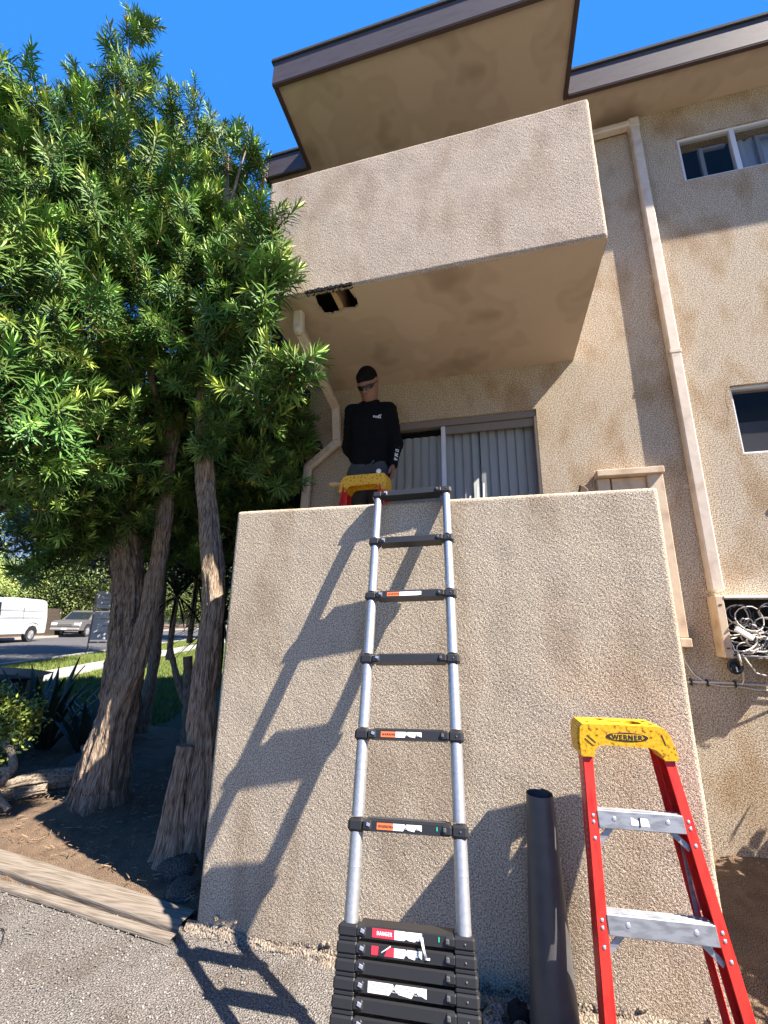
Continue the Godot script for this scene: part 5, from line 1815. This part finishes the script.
func build_planting() -> void:
	var near_tree := broad_spray(64, 46, 0.6, 0.10)
	var leaf := broad_spray(61, 16, 0.34, 0.13)
	var small := broad_spray(62, 14, 0.09, 0.035)
	# light green bush with twisted grey stems at the left rim
	var base := Vector3(-4.10, 0.13, -3.05)
	var jade := leafy("jade_bush", "bright green small leaved bush with twisted grey stems at the left edge", "bush", base, [[-0.10, 0.62, 0.05, 0.22], [0.06, 0.50, 0.0, 0.18], [-0.25, 0.45, 0.12, 0.22], [0.02, 0.26, 0.16, 0.12], [-0.22, 0.18, 0.25, 0.14], [0.12, 0.60, -0.05, 0.12], [-0.35, 0.7, 0.0, 0.2]], [], 0.02, small, 2600.0, Color(0.20, 0.27, 0.055), Vector2(0.8, 1.2))
	for l in [[Vector3(-0.15, 0.0, 0.25), Vector3(0.05, 0.07, 0.2), Vector3(0.22, 0.06, 0.18), Vector3(0.30, 0.20, 0.12), Vector3(0.20, 0.30, 0.08), Vector3(0.06, 0.36, 0.06), Vector3(0.02, 0.5, 0.02)], [Vector3(-0.1, -0.02, 0.3), Vector3(0.12, 0.06, 0.32), Vector3(0.34, 0.08, 0.25), Vector3(0.46, -0.03, 0.22)], [Vector3(0.3, 0.2, 0.12), Vector3(0.14, 0.17, 0.16), Vector3(0.0, 0.19, 0.22)], [Vector3(-0.1, 0.05, 0.3), Vector3(-0.02, 0.2, 0.28), Vector3(-0.12, 0.34, 0.2)]]:
		limb(jade, l, 0.035, 0.022)
	for c in jade.get_children():
		if str(c.name).begins_with("branch"):
			(c as MeshInstance3D).material_override = M.drift
	# weathered driftwood on the bare earth
	var d := thing("driftwood", "weathered grey driftwood log lying on the bare earth by the twisted bush", "driftwood", Vector3(-3.80, 0.10, -3.28), Basis(Vector3.UP, 0.1))
	var s := Shape.new()
	s = trunk([Vector3(-0.28, 0.02, 0.14), Vector3(-0.05, 0.06, 0.04), Vector3(0.16, 0.07, -0.08), Vector3(0.30, 0.08, -0.16)], [0.05, 0.07, 0.07, 0.05], 33, 0.014, 0.0)
	part(s, "log", M.drift, d)
	s = trunk([Vector3(-0.30, -0.04, 0.22), Vector3(-0.12, 0.0, 0.20), Vector3(0.06, 0.02, 0.10)], [0.03, 0.045, 0.03], 35, 0.012, 0.0)
	part(s, "side_branch", M.drift, d)
	s = Shape.new()
	s.tube([Vector3(0.22, 0.10, -0.12), Vector3(0.16, 0.20, -0.14), Vector3(0.10, 0.28, -0.16)], [0.022, 0.020, 0.018], 9)
	part(s, "stub", M.drift, d)
	# clumps of broad strap leaves in the shade
	var spots := [[-4.95, -4.10, 0.95, 15, "tallest dark strap leaved clump behind the bush, its blades against the sidewalk"], [-4.55, -4.25, 0.72, 13, "dark strap leaved clump between the bush and the forked trunk"], [-5.45, -4.35, 0.85, 13, "dark strap leaved clump beside the green cart"], [-4.75, -4.75, 0.70, 12, "dark strap leaved clump in the back, next to the boulder"], [-5.05, -3.60, 0.62, 12, "low dark strap leaved clump just behind the bright bush"]]
	var blade := Shape.new()
	blade.sheet(5, 9, func(i, j):
		var t: float = j / 8.0
		var w := 0.045 * sin(PI * (0.18 + 0.80 * t))
		return Vector3((i - 2) / 2.0 * w, t, 0.22 * t * t + absf(i - 2) * 0.008), Vector3(0, 0, -1))
	var bm := blade.mesh()
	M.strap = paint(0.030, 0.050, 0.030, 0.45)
	for q in spots:
		var p := thing("strap_plant", q[4], "plant", Vector3(q[0], rise(q[0], q[1]) + 0.03, q[1]), Basis.IDENTITY, "strap leaved plants in the shade")
		for k in q[3]:
			var a = k * 2.4 + rng.randf() * 0.4
			var lean := rng.randf_range(0.02, 0.55)
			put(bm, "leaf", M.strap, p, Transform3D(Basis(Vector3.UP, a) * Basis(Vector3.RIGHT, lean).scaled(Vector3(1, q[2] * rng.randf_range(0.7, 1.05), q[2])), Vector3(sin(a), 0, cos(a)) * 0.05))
	# forked dragon tree with spiky heads between the two trunks
	var dt := thing("dragon_tree", "dark dragon tree with forked stems and spiky leaf heads between the two trunks", "tree", Vector3(-3.45, 0.03, -4.55))
	limb(dt, [Vector3(0, 0, 0), Vector3(-0.02, 0.4, 0), Vector3(-0.12, 1.05, 0.02)], 0.09, 0.05)
	limb(dt, [Vector3(0.03, 0.25, 0), Vector3(0.16, 0.7, 0.03), Vector3(0.30, 1.3, 0.0)], 0.05, 0.035)
	limb(dt, [Vector3(-0.02, 0.45, 0), Vector3(-0.22, 0.75, 0), Vector3(-0.40, 1.15, 0.0)], 0.045, 0.03)
	var heads := [Vector3(-0.12, 1.95, 0.02), Vector3(0.30, 1.45, 0.0), Vector3(-0.40, 1.75, 0.0), Vector3(0.05, 1.75, -0.25)]
	s = Shape.new()
	for h in heads:
		for k in 70:
			var a := k * 2.39996
			var t := k / 70.0
			var dir := Vector3(cos(a), lerpf(-0.55, 1.6, t), sin(a)).normalized()
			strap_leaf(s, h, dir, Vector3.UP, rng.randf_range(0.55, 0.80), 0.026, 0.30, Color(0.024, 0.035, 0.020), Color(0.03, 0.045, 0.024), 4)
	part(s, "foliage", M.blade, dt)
	for h in heads:
		limb(dt, [h - Vector3(0, 0.75, 0), h - Vector3(0, 0.3, 0), h], 0.035, 0.03)
	# boulder in the shade beside the forked trunk
	for q in [[Vector3(-4.05, 0.06, -3.85), 0.24, "rounded dark boulder in the shade left of the forked trunk"], [Vector3(-3.0, 0.03, -4.15), 0.16, "low dark boulder in the shade right of the forked trunk"], [Vector3(-1.95, 0.05, -2.62), 0.11, "dark stone lying at the foot of the slim tree by the wall"], [Vector3(-1.78, 0.04, -2.45), 0.09, "smaller stone at the corner of the timber edging and the wall"]]:
		s = Shape.new()
		s.sheet(25, 15, func(i, j):
			var a: float = TAU * (i % 24) / 24.0
			var t: float = PI * j / 14.0
			var v := Vector3(sin(t) * cos(a), cos(t) * 0.62, sin(t) * sin(a))
			return v * q[1] * (1.0 + 0.3 * bumps.get_noise_3d(v.x * 34 + q[1] * 900, v.y * 34, v.z * 34)), Vector3(0, 1, 0))
		var bo := part(s, "boulder", M.rock)
		bo.position = q[0]
		tag(bo, q[2], "stone", "stones in the bed")
	# timber edging
	var t1 := thing("timber_edging", "split weathered timber beam edging the bare earth along the driveway", "timber", Vector3(-2.5, 0.0, -2.385))
	s = Shape.new()
	var dirx := Vector3(1.40, 0, 0.19)
	s.sheet(120, 20, func(i, j):
		var t: float = i / 119.0
		var a: float = lerpf(-0.2, PI + 0.2, j / 19.0)
		var prof := Vector3(0, maxf(sin(a), -0.2) * 0.055, cos(a) * 0.085)
		prof.y = minf(prof.y, 0.046)
		prof.z = clampf(prof.z, -0.072, 0.072)
		var c := Vector3(-1.25, 0.012, -0.10).lerp(Vector3(0.90, 0.0, 0.112), t)
		var rough := 0.004 * bumps.get_noise_2d(t * 50, j * 60.0) + 0.004 * bumps.get_noise_2d(t * 20, j * 140.0 + 300) - 0.012 * exp(-pow((j - 9.5 - sin(t * 9) * 1.3) / 0.8, 2))
		return c + prof * (1.0 + rough * 8.0), Vector3(0, 1, 0.3))
	part(s, "beam", M.timber, t1)
	s = Shape.new()
	s.sheet(110, 10, func(i, j):
		var t: float = i / 109.0
		var a: float = lerpf(-0.2, PI, j / 9.0)
		var c := Vector3(-1.25, 0.004, 0.055).lerp(Vector3(0.91, 0.004, 0.226), t)
		return c + Vector3(0, maxf(0, minf(sin(a) * 0.032, 0.022)), cos(a) * 0.028) * (1.0 + 0.25 * bumps.get_noise_2d(t * 60, j * 80.0 + 600)), Vector3(0, 1, 0.3))
	part(s, "lower_board", M.timber, t1)
	# litter: dry needles and bits of bark on the earth, grit on the driveway
	s = Shape.new()
	s.box(Vector3.ZERO, Vector3(0.04, 0.002, 0.004))
	var places := []
	var tints := []
	for k in 1300:
		var x := rng.randf_range(-5.0, -1.62)
		var z := rng.randf_range(-4.2, -2.36 - clampf((-1.8 - x) * 0.13, 0, 0.3))
		places.append(Transform3D(Basis.from_euler(Vector3(rng.randf_range(-0.3, 0.3), rng.randf() * TAU, rng.randf_range(-0.25, 0.25))).scaled(Vector3.ONE * rng.randf_range(0.5, 1.4)), Vector3(x, rise(x, z) + 0.055 + 0.10 * exp(-(pow(x + 3.25, 2) + pow(z + 3.1, 2)) / 0.12) + rng.randf() * 0.012, z)))
		var g := rng.randf_range(0.4, 1.3)
		tints.append(Color(0.30, 0.21, 0.13) * g)
	scatter(s.mesh(), places, tints, "leaf_litter", M.blade, self)
	s = Shape.new()
	s.box(Vector3.ZERO, Vector3(0.010, 0.006, 0.008), 0.003)
	places = []
	tints = []
	for k in 9000:
		var x := rng.randf_range(-3.4, 0.6)
		var z := -2.24 + pow(rng.randf(), 1.5) * 1.6
		places.append(Transform3D(Basis.from_euler(Vector3(rng.randf() * 6, rng.randf() * 6, rng.randf() * 6)).scaled(Vector3.ONE * rng.randf_range(0.25, 1.0)), Vector3(x, 0.004, z)))
		var g := rng.randf_range(0.35, 1.1)
		tints.append(Color(0.27, 0.255, 0.235) * g)
	scatter(s.mesh(), places, tints, "grit", M.blade, self)
	# shrubs beside the building, to the right of the view, that shade the foot of the wall
	var n_sh := 0
	for q in [[2.30, -3.05, 1.0], [2.25, -2.65, 1.7], [2.8, -2.70, 1.9], [2.10, -2.45, 1.1]]:
		leafy("shrub", ["leafy shrub against the building at the right, its leafy shadow on the wall foot", "low leafy shrub by the soil strip right of the red step ladder", "tallest leafy shrub at the right, farther from the patio wall", "leafy shrub at the right nearest the viewer"][n_sh], "bush", Vector3(q[0], 0.05, q[1]), [[0, 0.35, 0, 0.36], [0.2, 0.70 * q[2], 0.1, 0.34], [-0.18, 0.6 * q[2], 0.0, 0.32], [0.0, 0.95 * q[2], 0.05, 0.28]], [Vector3(0, 0, 0), Vector3(0, 0.22, 0)], 0.02, leaf, 420.0, Color(0.06, 0.09, 0.03), Vector2(0.5, 0.8), "shrubs by the building")
		n_sh += 1

	# across the street: trees, hedge and a dark fence
	var far := broad_spray(63, 46, 0.75, 0.13)
	var trees := [[6.0, -16.5, 1.05, "light green round tree across the street above the van's front"], [11.0, -17.0, 1.15, "light green tree across the street above the white van"], [16.5, -16.8, 1.0, "yellowish green tree across the street behind the van's rear"], [22.0, -17.5, 1.2, "darker tree across the street above the parked SUV"], [28.5, -17.0, 1.2, "tree across the street just left of the forked trunk"], [36.0, -17.5, 1.3, "farthest tree across the street, between the trunks"], [1.0, -17.5, 1.2, "tree across the street beyond the left edge"], [45.0, -17.2, 1.2, "very distant street tree showing just right of the forked trunk"], [56.0, -16.8, 1.3, "very distant street tree showing left of the slim trunk"], [68.0, -16.5, 1.3, "most distant street tree, behind the slim trunk"]]
	var k := 0
	for q in trees:
		var p := street(q[0], q[1], 0.55)
		var sc: float = q[2]
		var blobs := []
		for n_ in 9:
			blobs.append([rng.randf_range(-2.4, 2.4) * sc, rng.randf_range(1.7, 5.2) * sc, rng.randf_range(-2.0, 2.0) * sc, rng.randf_range(1.0, 1.7) * sc])
		leafy("street_tree", q[3], "tree", p, blobs, [Vector3(0, 0, 0), Vector3(0.1, 1.2, 0), Vector3(0, 2.2, 0)], 0.16, far, 62.0, Color(0.30, 0.40, 0.11) if k < 4 else Color(0.16, 0.22, 0.06), Vector2(0.8, 1.3), "trees across the street")
		k += 1
	var fence := thing("board_fence", "dark wooden board fence behind the parked vehicles", "fence", street(14, -15.4, 0.58))
	s = Shape.new()
	s.box(Vector3.ZERO, Vector3(0.145, 1.7, 0.022), 0.003)
	var board := s.mesh()
	var turn := Basis(STREET_ALONG, Vector3.UP, STREET_ACROSS)
	for i in 190:
		put(board, "board", M.fence, fence, Transform3D(turn, STREET_ALONG * ((i - 80) * 0.15) + Vector3(0, 0.86 + 0.01 * sin(i * 2.3), 0)))
	s = Shape.new()
	for y in [0.4, 1.4]:
		s.xf = Transform3D(turn, Vector3(0, y, 0) - STREET_ACROSS * 0.035)
		s.box(Vector3(2.2, 0, 0), Vector3(28.5, 0.09, 0.04), 0.003)
	part(s, "rail", M.fence, fence)
	leafy("roadside_shrub", "small bright green shrub between the white van and the parked SUV", "bush", street(20.1, -14.9, 0.55), [[0, 0.7, 0, 0.45], [0.2, 1.15, 0.1, 0.35], [-0.1, 0.3, 0.2, 0.35]], [Vector3(0, 0, 0), Vector3(0, 0.5, 0)], 0.03, leaf, 110.0, Color(0.20, 0.28, 0.06), Vector2(0.8, 1.2))
	# dense low trees farther back in the yard, in the shade of the building
	for q in [[Vector3(-4.5, 0.1, -5.0), [[0.1, 3.2, 0.2, 0.8], [-0.7, 3.4, 0.4, 0.8], [0.6, 3.6, -0.4, 0.8], [0.0, 4.2, 0.0, 0.8], [0.3, 2.6, -0.3, 0.6], [-0.4, 2.7, 0.2, 0.6]], "dark dense small tree in the yard behind the forked trunk"], [Vector3(-3.1, 0.0, -5.6), [[-0.4, 4.4, 0.1, 0.9], [0.4, 4.6, 0.0, 0.8], [-0.6, 3.0, 0.3, 0.8], [0.2, 3.6, 0.0, 0.8], [0.4, 2.7, 0.2, 0.7]], "dark dense small tree in the yard behind the slim trunk"]]:
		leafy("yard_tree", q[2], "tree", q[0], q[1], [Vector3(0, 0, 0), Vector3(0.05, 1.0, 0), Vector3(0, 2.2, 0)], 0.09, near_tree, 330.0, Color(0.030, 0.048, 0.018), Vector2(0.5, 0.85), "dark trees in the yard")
	# a street tree on this side whose crown shades the road
	for q in [[8.8, "tall street tree on the near verge, left of the white van", 1.0], [15.2, "street tree on the near verge, hidden by the forked tree", 1.0], [25.5, "street tree on the near verge, far behind the slim trunk", 1.15]]:
		var blobs := []
		for n_ in 10:
			blobs.append([rng.randf_range(-2.4, 2.4) * q[2], rng.randf_range(4.0, 5.2) * q[2], rng.randf_range(-2.4, 2.4) * q[2], rng.randf_range(1.0, 1.5) * q[2]])
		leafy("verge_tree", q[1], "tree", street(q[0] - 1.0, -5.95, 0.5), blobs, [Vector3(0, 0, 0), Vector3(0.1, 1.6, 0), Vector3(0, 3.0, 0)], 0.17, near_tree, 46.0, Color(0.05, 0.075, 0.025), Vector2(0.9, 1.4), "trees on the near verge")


# ---------------------------------------------------------------- street things
func wheel(parent: Node, c: Vector3, r: float, w: float, alloy: bool) -> void:
	var s := Shape.new()
	s.tube([c - Vector3(0, 0, w / 2), c - Vector3(0, 0, w / 2 - 0.02), c + Vector3(0, 0, w / 2 - 0.02), c + Vector3(0, 0, w / 2)], [r - 0.02, r, r, r - 0.02], 28)
	var t := part(s, "tyre", M.tyre, parent)
	s = Shape.new()
	s.tube([c + Vector3(0, 0, w / 2 - 0.03), c + Vector3(0, 0, w / 2 + 0.004)], [r * 0.64, r * 0.60], 24)
	part(s, "rim", M.rim if not alloy else M.cladding, t)
	s = Shape.new()
	for k in (5 if alloy else 8):
		var a := TAU * k / (5 if alloy else 8)
		s.bar(c + Vector3(cos(a), sin(a), 0) * r * 0.10 + Vector3(0, 0, w / 2 + 0.008), c + Vector3(cos(a), sin(a), 0) * r * 0.58 + Vector3(0, 0, w / 2 + 0.008), r * (0.2 if alloy else 0.08), 0.016, Vector3.BACK, 0.004)
	s.ball(c + Vector3(0, 0, w / 2 + 0.006), Vector3(r * 0.14, r * 0.14, 0.02), 5, 10)
	part(s, "hub", M.rim, t)


func body_shell(profile: Array, half: float, tuck: Array) -> Shape:
	# a vehicle body: its side outline carried across, narrower higher up; tuck is [y where it starts, y of the roof, amount]
	var s := Shape.new()
	var m := profile.size()
	var rows := []
	for z in [-half, -half + 0.05, -half * 0.5, half * 0.5, half - 0.05, half]:
		var ring := []
		for p in profile:
			var q: Vector2 = p
			var t := clampf((q.y - tuck[0]) / (tuck[1] - tuck[0]), 0, 1)
			var inn: float = 0.0 if absf(z) < half - 0.01 else 0.035
			var mid := Vector2(0, 0.9)
			var qq := q + (mid - q).normalized() * inn
			ring.append(Vector3(qq.x, qq.y, z - signf(z) * tuck[2] * t * t))
		rows.append(ring)
	for r in rows.size() - 1:
		for k in m:
			var j := (k + 1) % m
			s.poly([rows[r][k], rows[r][j], rows[r + 1][j], rows[r + 1][k]], Vector3(rows[r][k].x * 0.6, 0.85, 0))
	for e in [0, rows.size() - 1]:
		var flat := PackedVector2Array()
		for p in rows[e]:
			flat.append(Vector2(p.x, p.y))
		var tris := Geometry2D.triangulate_polygon(flat)
		for k in range(0, tris.size(), 3):
			s.poly([rows[e][tris[k]], rows[e][tris[k + 1]], rows[e][tris[k + 2]]], Vector3(0, 0.9, 0))
	return s


func side_panel(outline: Array, z0: float, tuck: Array, proud: float) -> Shape:
	var s := Shape.new()
	var pts := PackedVector2Array(outline)
	var tris := Geometry2D.triangulate_polygon(pts)
	var f := func(q: Vector2, e: float) -> Vector3:
		var t := clampf((q.y - tuck[0]) / (tuck[1] - tuck[0]), 0, 1)
		return Vector3(q.x, q.y, z0 + e - tuck[2] * t * t)
	for k in range(0, tris.size(), 3):
		s.poly([f.call(pts[tris[k]], proud), f.call(pts[tris[k + 1]], proud), f.call(pts[tris[k + 2]], proud)], Vector3(0, 0.9, -5))
	for k in pts.size():
		var j := (k + 1) % pts.size()
		s.poly([f.call(pts[k], proud), f.call(pts[j], proud), f.call(pts[j], -0.02), f.call(pts[k], -0.02)], Vector3(0, 0.9, -5))
	return s


func build_vehicles() -> void:
	var turn := Basis(STREET_ALONG, Vector3.UP, STREET_ACROSS)
	# local axes: x backwards along the street, z towards the viewer
	var van := thing("parked_van", "white panel van with grey lower cladding parked across the street", "van", Vector3(-22.93, 0.315, -17.06) - STREET_ALONG * 1.62 - STREET_ACROSS * 0.88, turn)
	var prof := [Vector2(-2.70, 0.42), Vector2(-2.76, 0.75), Vector2(-2.66, 1.02), Vector2(-2.05, 1.22), Vector2(-1.45, 1.88), Vector2(-1.25, 2.02), Vector2(-0.9, 2.08), Vector2(0.5, 2.11), Vector2(2.3, 2.09), Vector2(2.55, 2.05), Vector2(2.64, 1.93), Vector2(2.70, 1.2), Vector2(2.74, 0.55), Vector2(2.68, 0.40)]
	var tuck := [1.15, 2.1, 0.13]
	part(body_shell(prof, 0.97, tuck), "body", M.van_white, van)
	part(side_panel([Vector2(-2.74, 0.42), Vector2(-2.74, 0.72), Vector2(-2.1, 0.78), Vector2(-1.2, 0.78), Vector2(1.1, 0.70), Vector2(1.25, 0.88), Vector2(1.62, 0.95), Vector2(1.98, 0.88), Vector2(2.12, 0.70), Vector2(2.70, 0.74), Vector2(2.72, 0.42), Vector2(2.10, 0.38), Vector2(2.06, 0.52), Vector2(1.88, 0.74), Vector2(1.62, 0.80), Vector2(1.36, 0.74), Vector2(1.18, 0.52), Vector2(1.15, 0.36), Vector2(-1.15, 0.36), Vector2(-1.2, 0.55), Vector2(-1.68, 0.8), Vector2(-2.15, 0.55), Vector2(-2.2, 0.40)], 0.965, tuck, 0.014), "lower_cladding", M.cladding, van)
	part(side_panel([Vector2(1.18, 0.36), Vector2(1.18, 0.52), Vector2(1.36, 0.74), Vector2(1.62, 0.80), Vector2(1.88, 0.74), Vector2(2.06, 0.52), Vector2(2.06, 0.36)], 0.965, tuck, 0.006), "wheel_arch", M.dark, van)
	var s := Shape.new()
	for l in [[Vector2(-1.0, 1.52), Vector2(2.4, 1.55)], [Vector2(-1.2, 1.14), Vector2(2.4, 1.22)], [Vector2(0.85, 0.85), Vector2(0.85, 1.7)], [Vector2(-0.62, 0.8), Vector2(-0.62, 1.95)]]:
		var t0 := clampf((l[0].y - 1.15) / 0.95, 0, 1)
		var t1 := clampf((l[1].y - 1.15) / 0.95, 0, 1)
		s.bar(Vector3(l[0].x, l[0].y, 0.968 - 0.13 * t0 * t0), Vector3(l[1].x, l[1].y, 0.968 - 0.13 * t1 * t1), 0.022, 0.012, Vector3.BACK, 0.004)
	part(s, "body_crease", M.suv_paint, van)
	part(side_panel([Vector2(-1.75, 1.24), Vector2(-1.32, 1.84), Vector2(-0.72, 1.86), Vector2(-0.72, 1.24)], 0.965, tuck, 0.008), "door_window", M.window_dark, van)
	s = Shape.new()
	s.box(Vector3(2.70, 1.05, 0.90), Vector3(0.05, 0.42, 0.10), 0.015)
	part(s, "tail_light", M.tail_red, van)
	s = Shape.new()
	s.box(Vector3(2.74, 0.48, 0), Vector3(0.10, 0.16, 1.8), 0.03)
	part(s, "bumper", M.cladding, van)
	s = Shape.new()
	s.box(Vector3(-2.68, 0.86, 0.78), Vector3(0.10, 0.18, 0.26), 0.03)
	part(s, "headlight", M.lamp_lens, van)
	for x in [-1.68, 1.62]:
		for z in [-0.83, 0.86]:
			wheel(van, Vector3(x, 0.35, z), 0.35, 0.22, false)

	var suv := thing("parked_suv", "grey beige SUV parked behind the white van, its front in view", "car", Vector3(-26.2, 0.315, -23.1) + STREET_ALONG * 1.35 - STREET_ACROSS * 0.80, turn)
	prof = [Vector2(-2.30, 0.42), Vector2(-2.34, 0.70), Vector2(-2.26, 0.92), Vector2(-2.0, 1.02), Vector2(-1.15, 1.10), Vector2(-0.55, 1.56), Vector2(-0.2, 1.68), Vector2(0.8, 1.72), Vector2(1.9, 1.68), Vector2(2.12, 1.5), Vector2(2.26, 1.0), Vector2(2.28, 0.5), Vector2(2.2, 0.40)]
	tuck = [1.0, 1.72, 0.16]
	part(body_shell(prof, 0.90, tuck), "body", M.suv_paint, suv)
	part(side_panel([Vector2(-1.02, 1.10), Vector2(-0.45, 1.55), Vector2(0.30, 1.58), Vector2(0.30, 1.10)], 0.90, tuck, 0.008), "side_window", M.window_dark, suv)
	part(side_panel([Vector2(0.36, 1.10), Vector2(0.36, 1.58), Vector2(1.2, 1.58), Vector2(1.3, 1.10)], 0.90, tuck, 0.008), "side_window", M.window_dark, suv)
	s = Shape.new()
	s.poly([Vector3(-1.16, 1.115, -0.74), Vector3(-1.16, 1.115, 0.74), Vector3(-0.56, 1.575, 0.68), Vector3(-0.56, 1.575, -0.68)], Vector3(0.5, 1, 0))
	part(s, "windscreen", M.window_dark, suv)
	for x in [-1.38, 1.38]:
		part(side_panel([Vector2(x - 0.46, 0.38), Vector2(x - 0.44, 0.56), Vector2(x - 0.28, 0.78), Vector2(x, 0.84), Vector2(x + 0.28, 0.78), Vector2(x + 0.44, 0.56), Vector2(x + 0.46, 0.38)], 0.895, tuck, 0.008), "wheel_arch", M.dark, suv)
		for z in [-0.78, 0.80]:
			wheel(suv, Vector3(x, 0.36, z), 0.36, 0.22, true)
	for z in [-0.66, 0.66]:
		s = Shape.new()
		s.box(Vector3(-2.27, 0.80, z), Vector3(0.12, 0.16, 0.36), 0.03)
		part(s, "headlight", M.lamp_lens, suv)
	s = Shape.new()
	for y in [0.72, 0.78, 0.84]:
		s.box(Vector3(-2.34, y, 0), Vector3(0.05, 0.024, 0.86), 0.006)
	part(s, "grille", M.rim, suv)
	s = Shape.new()
	s.box(Vector3(-2.32, 0.50, 0), Vector3(0.14, 0.16, 1.72), 0.04)
	part(s, "bumper", M.cladding, suv)
	s = Shape.new()
	s.box(Vector3(-2.40, 0.52, 0), Vector3(0.012, 0.11, 0.32), 0.002)
	part(s, "number_plate", M.white, suv)

	# low dark green storage box at the left rim
	var cart := thing("storage_box", "low dark green storage box with a sloping lid in the shade at the left edge", "storage box", Vector3(-6.7, 0.30, -4.55), Basis(Vector3.UP, 0.62))
	s = Shape.new()
	s.extrude(PackedVector2Array([Vector2(-0.62, -0.1), Vector2(0.52, -0.1), Vector2(0.56, 0.40), Vector2(-0.66, 0.44)]), -0.33, 0.33, 0.03)
	part(s, "bin", M.cart, cart)
	s = Shape.new()
	s.extrude(PackedVector2Array([Vector2(-0.70, 0.445), Vector2(0.60, 0.405), Vector2(0.66, 0.425), Vector2(0.40, 0.475), Vector2(-0.10, 0.525), Vector2(-0.70, 0.54)]), -0.38, 0.38, 0.02)
	part(s, "lid", M.cart, cart)
	# notice on a post beside the sidewalk
	var sg := thing("notice_sign", "white two part notice sign on a dark post seen left of the forked trunk", "sign", street(13.38, -6.24, 0.5), Basis(STREET_ALONG * 0.5 - STREET_ACROSS.cross(Vector3.UP) * 0.5, Vector3.UP, STREET_ACROSS))
	sg.transform.basis = Basis(Vector3.UP, 0.72)
	s = Shape.new()
	for x in [-0.36, 0.36]:
		s.box(Vector3(x, 1.06, 0), Vector3(0.05, 2.12, 0.05), 0.006)
	s.box(Vector3(0, 1.45, 0), Vector3(0.68, 0.05, 0.04), 0.004)
	s.box(Vector3(0, 0.42, 0), Vector3(0.68, 0.05, 0.04), 0.004)
	part(s, "post", M.frame_dark, sg)
	for y in [[1.52, 2.08], [0.50, 1.40]]:
		s = Shape.new()
		s.box(Vector3(0, (y[0] + y[1]) / 2, 0.01), Vector3(0.66, y[1] - y[0], 0.02), 0.003)
		var board_ := part(s, "sign_board", M.sign_face, sg)
		for k in 3:
			s = Shape.new()
			s.box(Vector3(-0.06 + 0.05 * (k % 2), lerpf(y[1], y[0], 0.25 + 0.25 * k), 0.021), Vector3(0.40 - 0.06 * (k % 2), 0.05, 0.002))
			part(s, "faded_line", M.print_grey, board_)


# ---------------------------------------------------------------- the scene
func _ready() -> void:
	var cam := Camera3D.new()
	cam.name = "camera"
	cam.fov = 100.34
	cam.near = 0.05
	cam.far = 2000.0
	cam.position = Vector3(0, 1.5, 0)
	cam.basis = Basis(Vector3.UP, deg_to_rad(14.875)) * Basis(Vector3.RIGHT, deg_to_rad(14.437)) * Basis(Vector3.BACK, deg_to_rad(0.726))
	add_child(cam)
	cam.current = true
	var env := Environment.new()
	var sky := ProceduralSkyMaterial.new()
	sky.sky_top_color = lin(0.017, 0.103, 0.335)
	sky.sky_horizon_color = lin(0.12, 0.135, 0.15)
	sky.sky_curve = 0.12
	sky.ground_bottom_color = lin(0.12, 0.11, 0.10)
	sky.ground_horizon_color = lin(0.16, 0.16, 0.16)
	sky.sun_angle_max = 2.0
	var sk := Sky.new()
	sk.sky_material = sky
	env.background_mode = Environment.BG_SKY
	env.sky = sk
	env.tonemap_mode = Environment.TONE_MAPPER_LINEAR
	env.tonemap_exposure = 3.35
	env.sdfgi_enabled = true
	env.ssao_enabled = true
	env.ssil_enabled = true
	var we := WorldEnvironment.new()
	we.name = "environment"
	we.environment = env
	add_child(we)
	var sun := DirectionalLight3D.new()
	sun.name = "sun"
	sun.light_energy = 1.6
	sun.light_color = Color(1.0, 0.955, 0.90)
	sun.light_angular_distance = 0.5
	sun.shadow_enabled = true
	add_child(sun)
	sun.look_at_from_position(Vector3(3.4, 3.87, 1.0), Vector3.ZERO)

	rng.seed = 20
	bumps.seed = 4
	bumps.frequency = 0.03
	make_materials()
	build_ground()
	build_building()
	build_patio()
	build_wall_fittings()
	build_telescoping_ladder()
	build_step_ladders()
	build_roll()
	build_man()
	build_big_trees()
	build_planting()
	build_vehicles()
	build_grass()
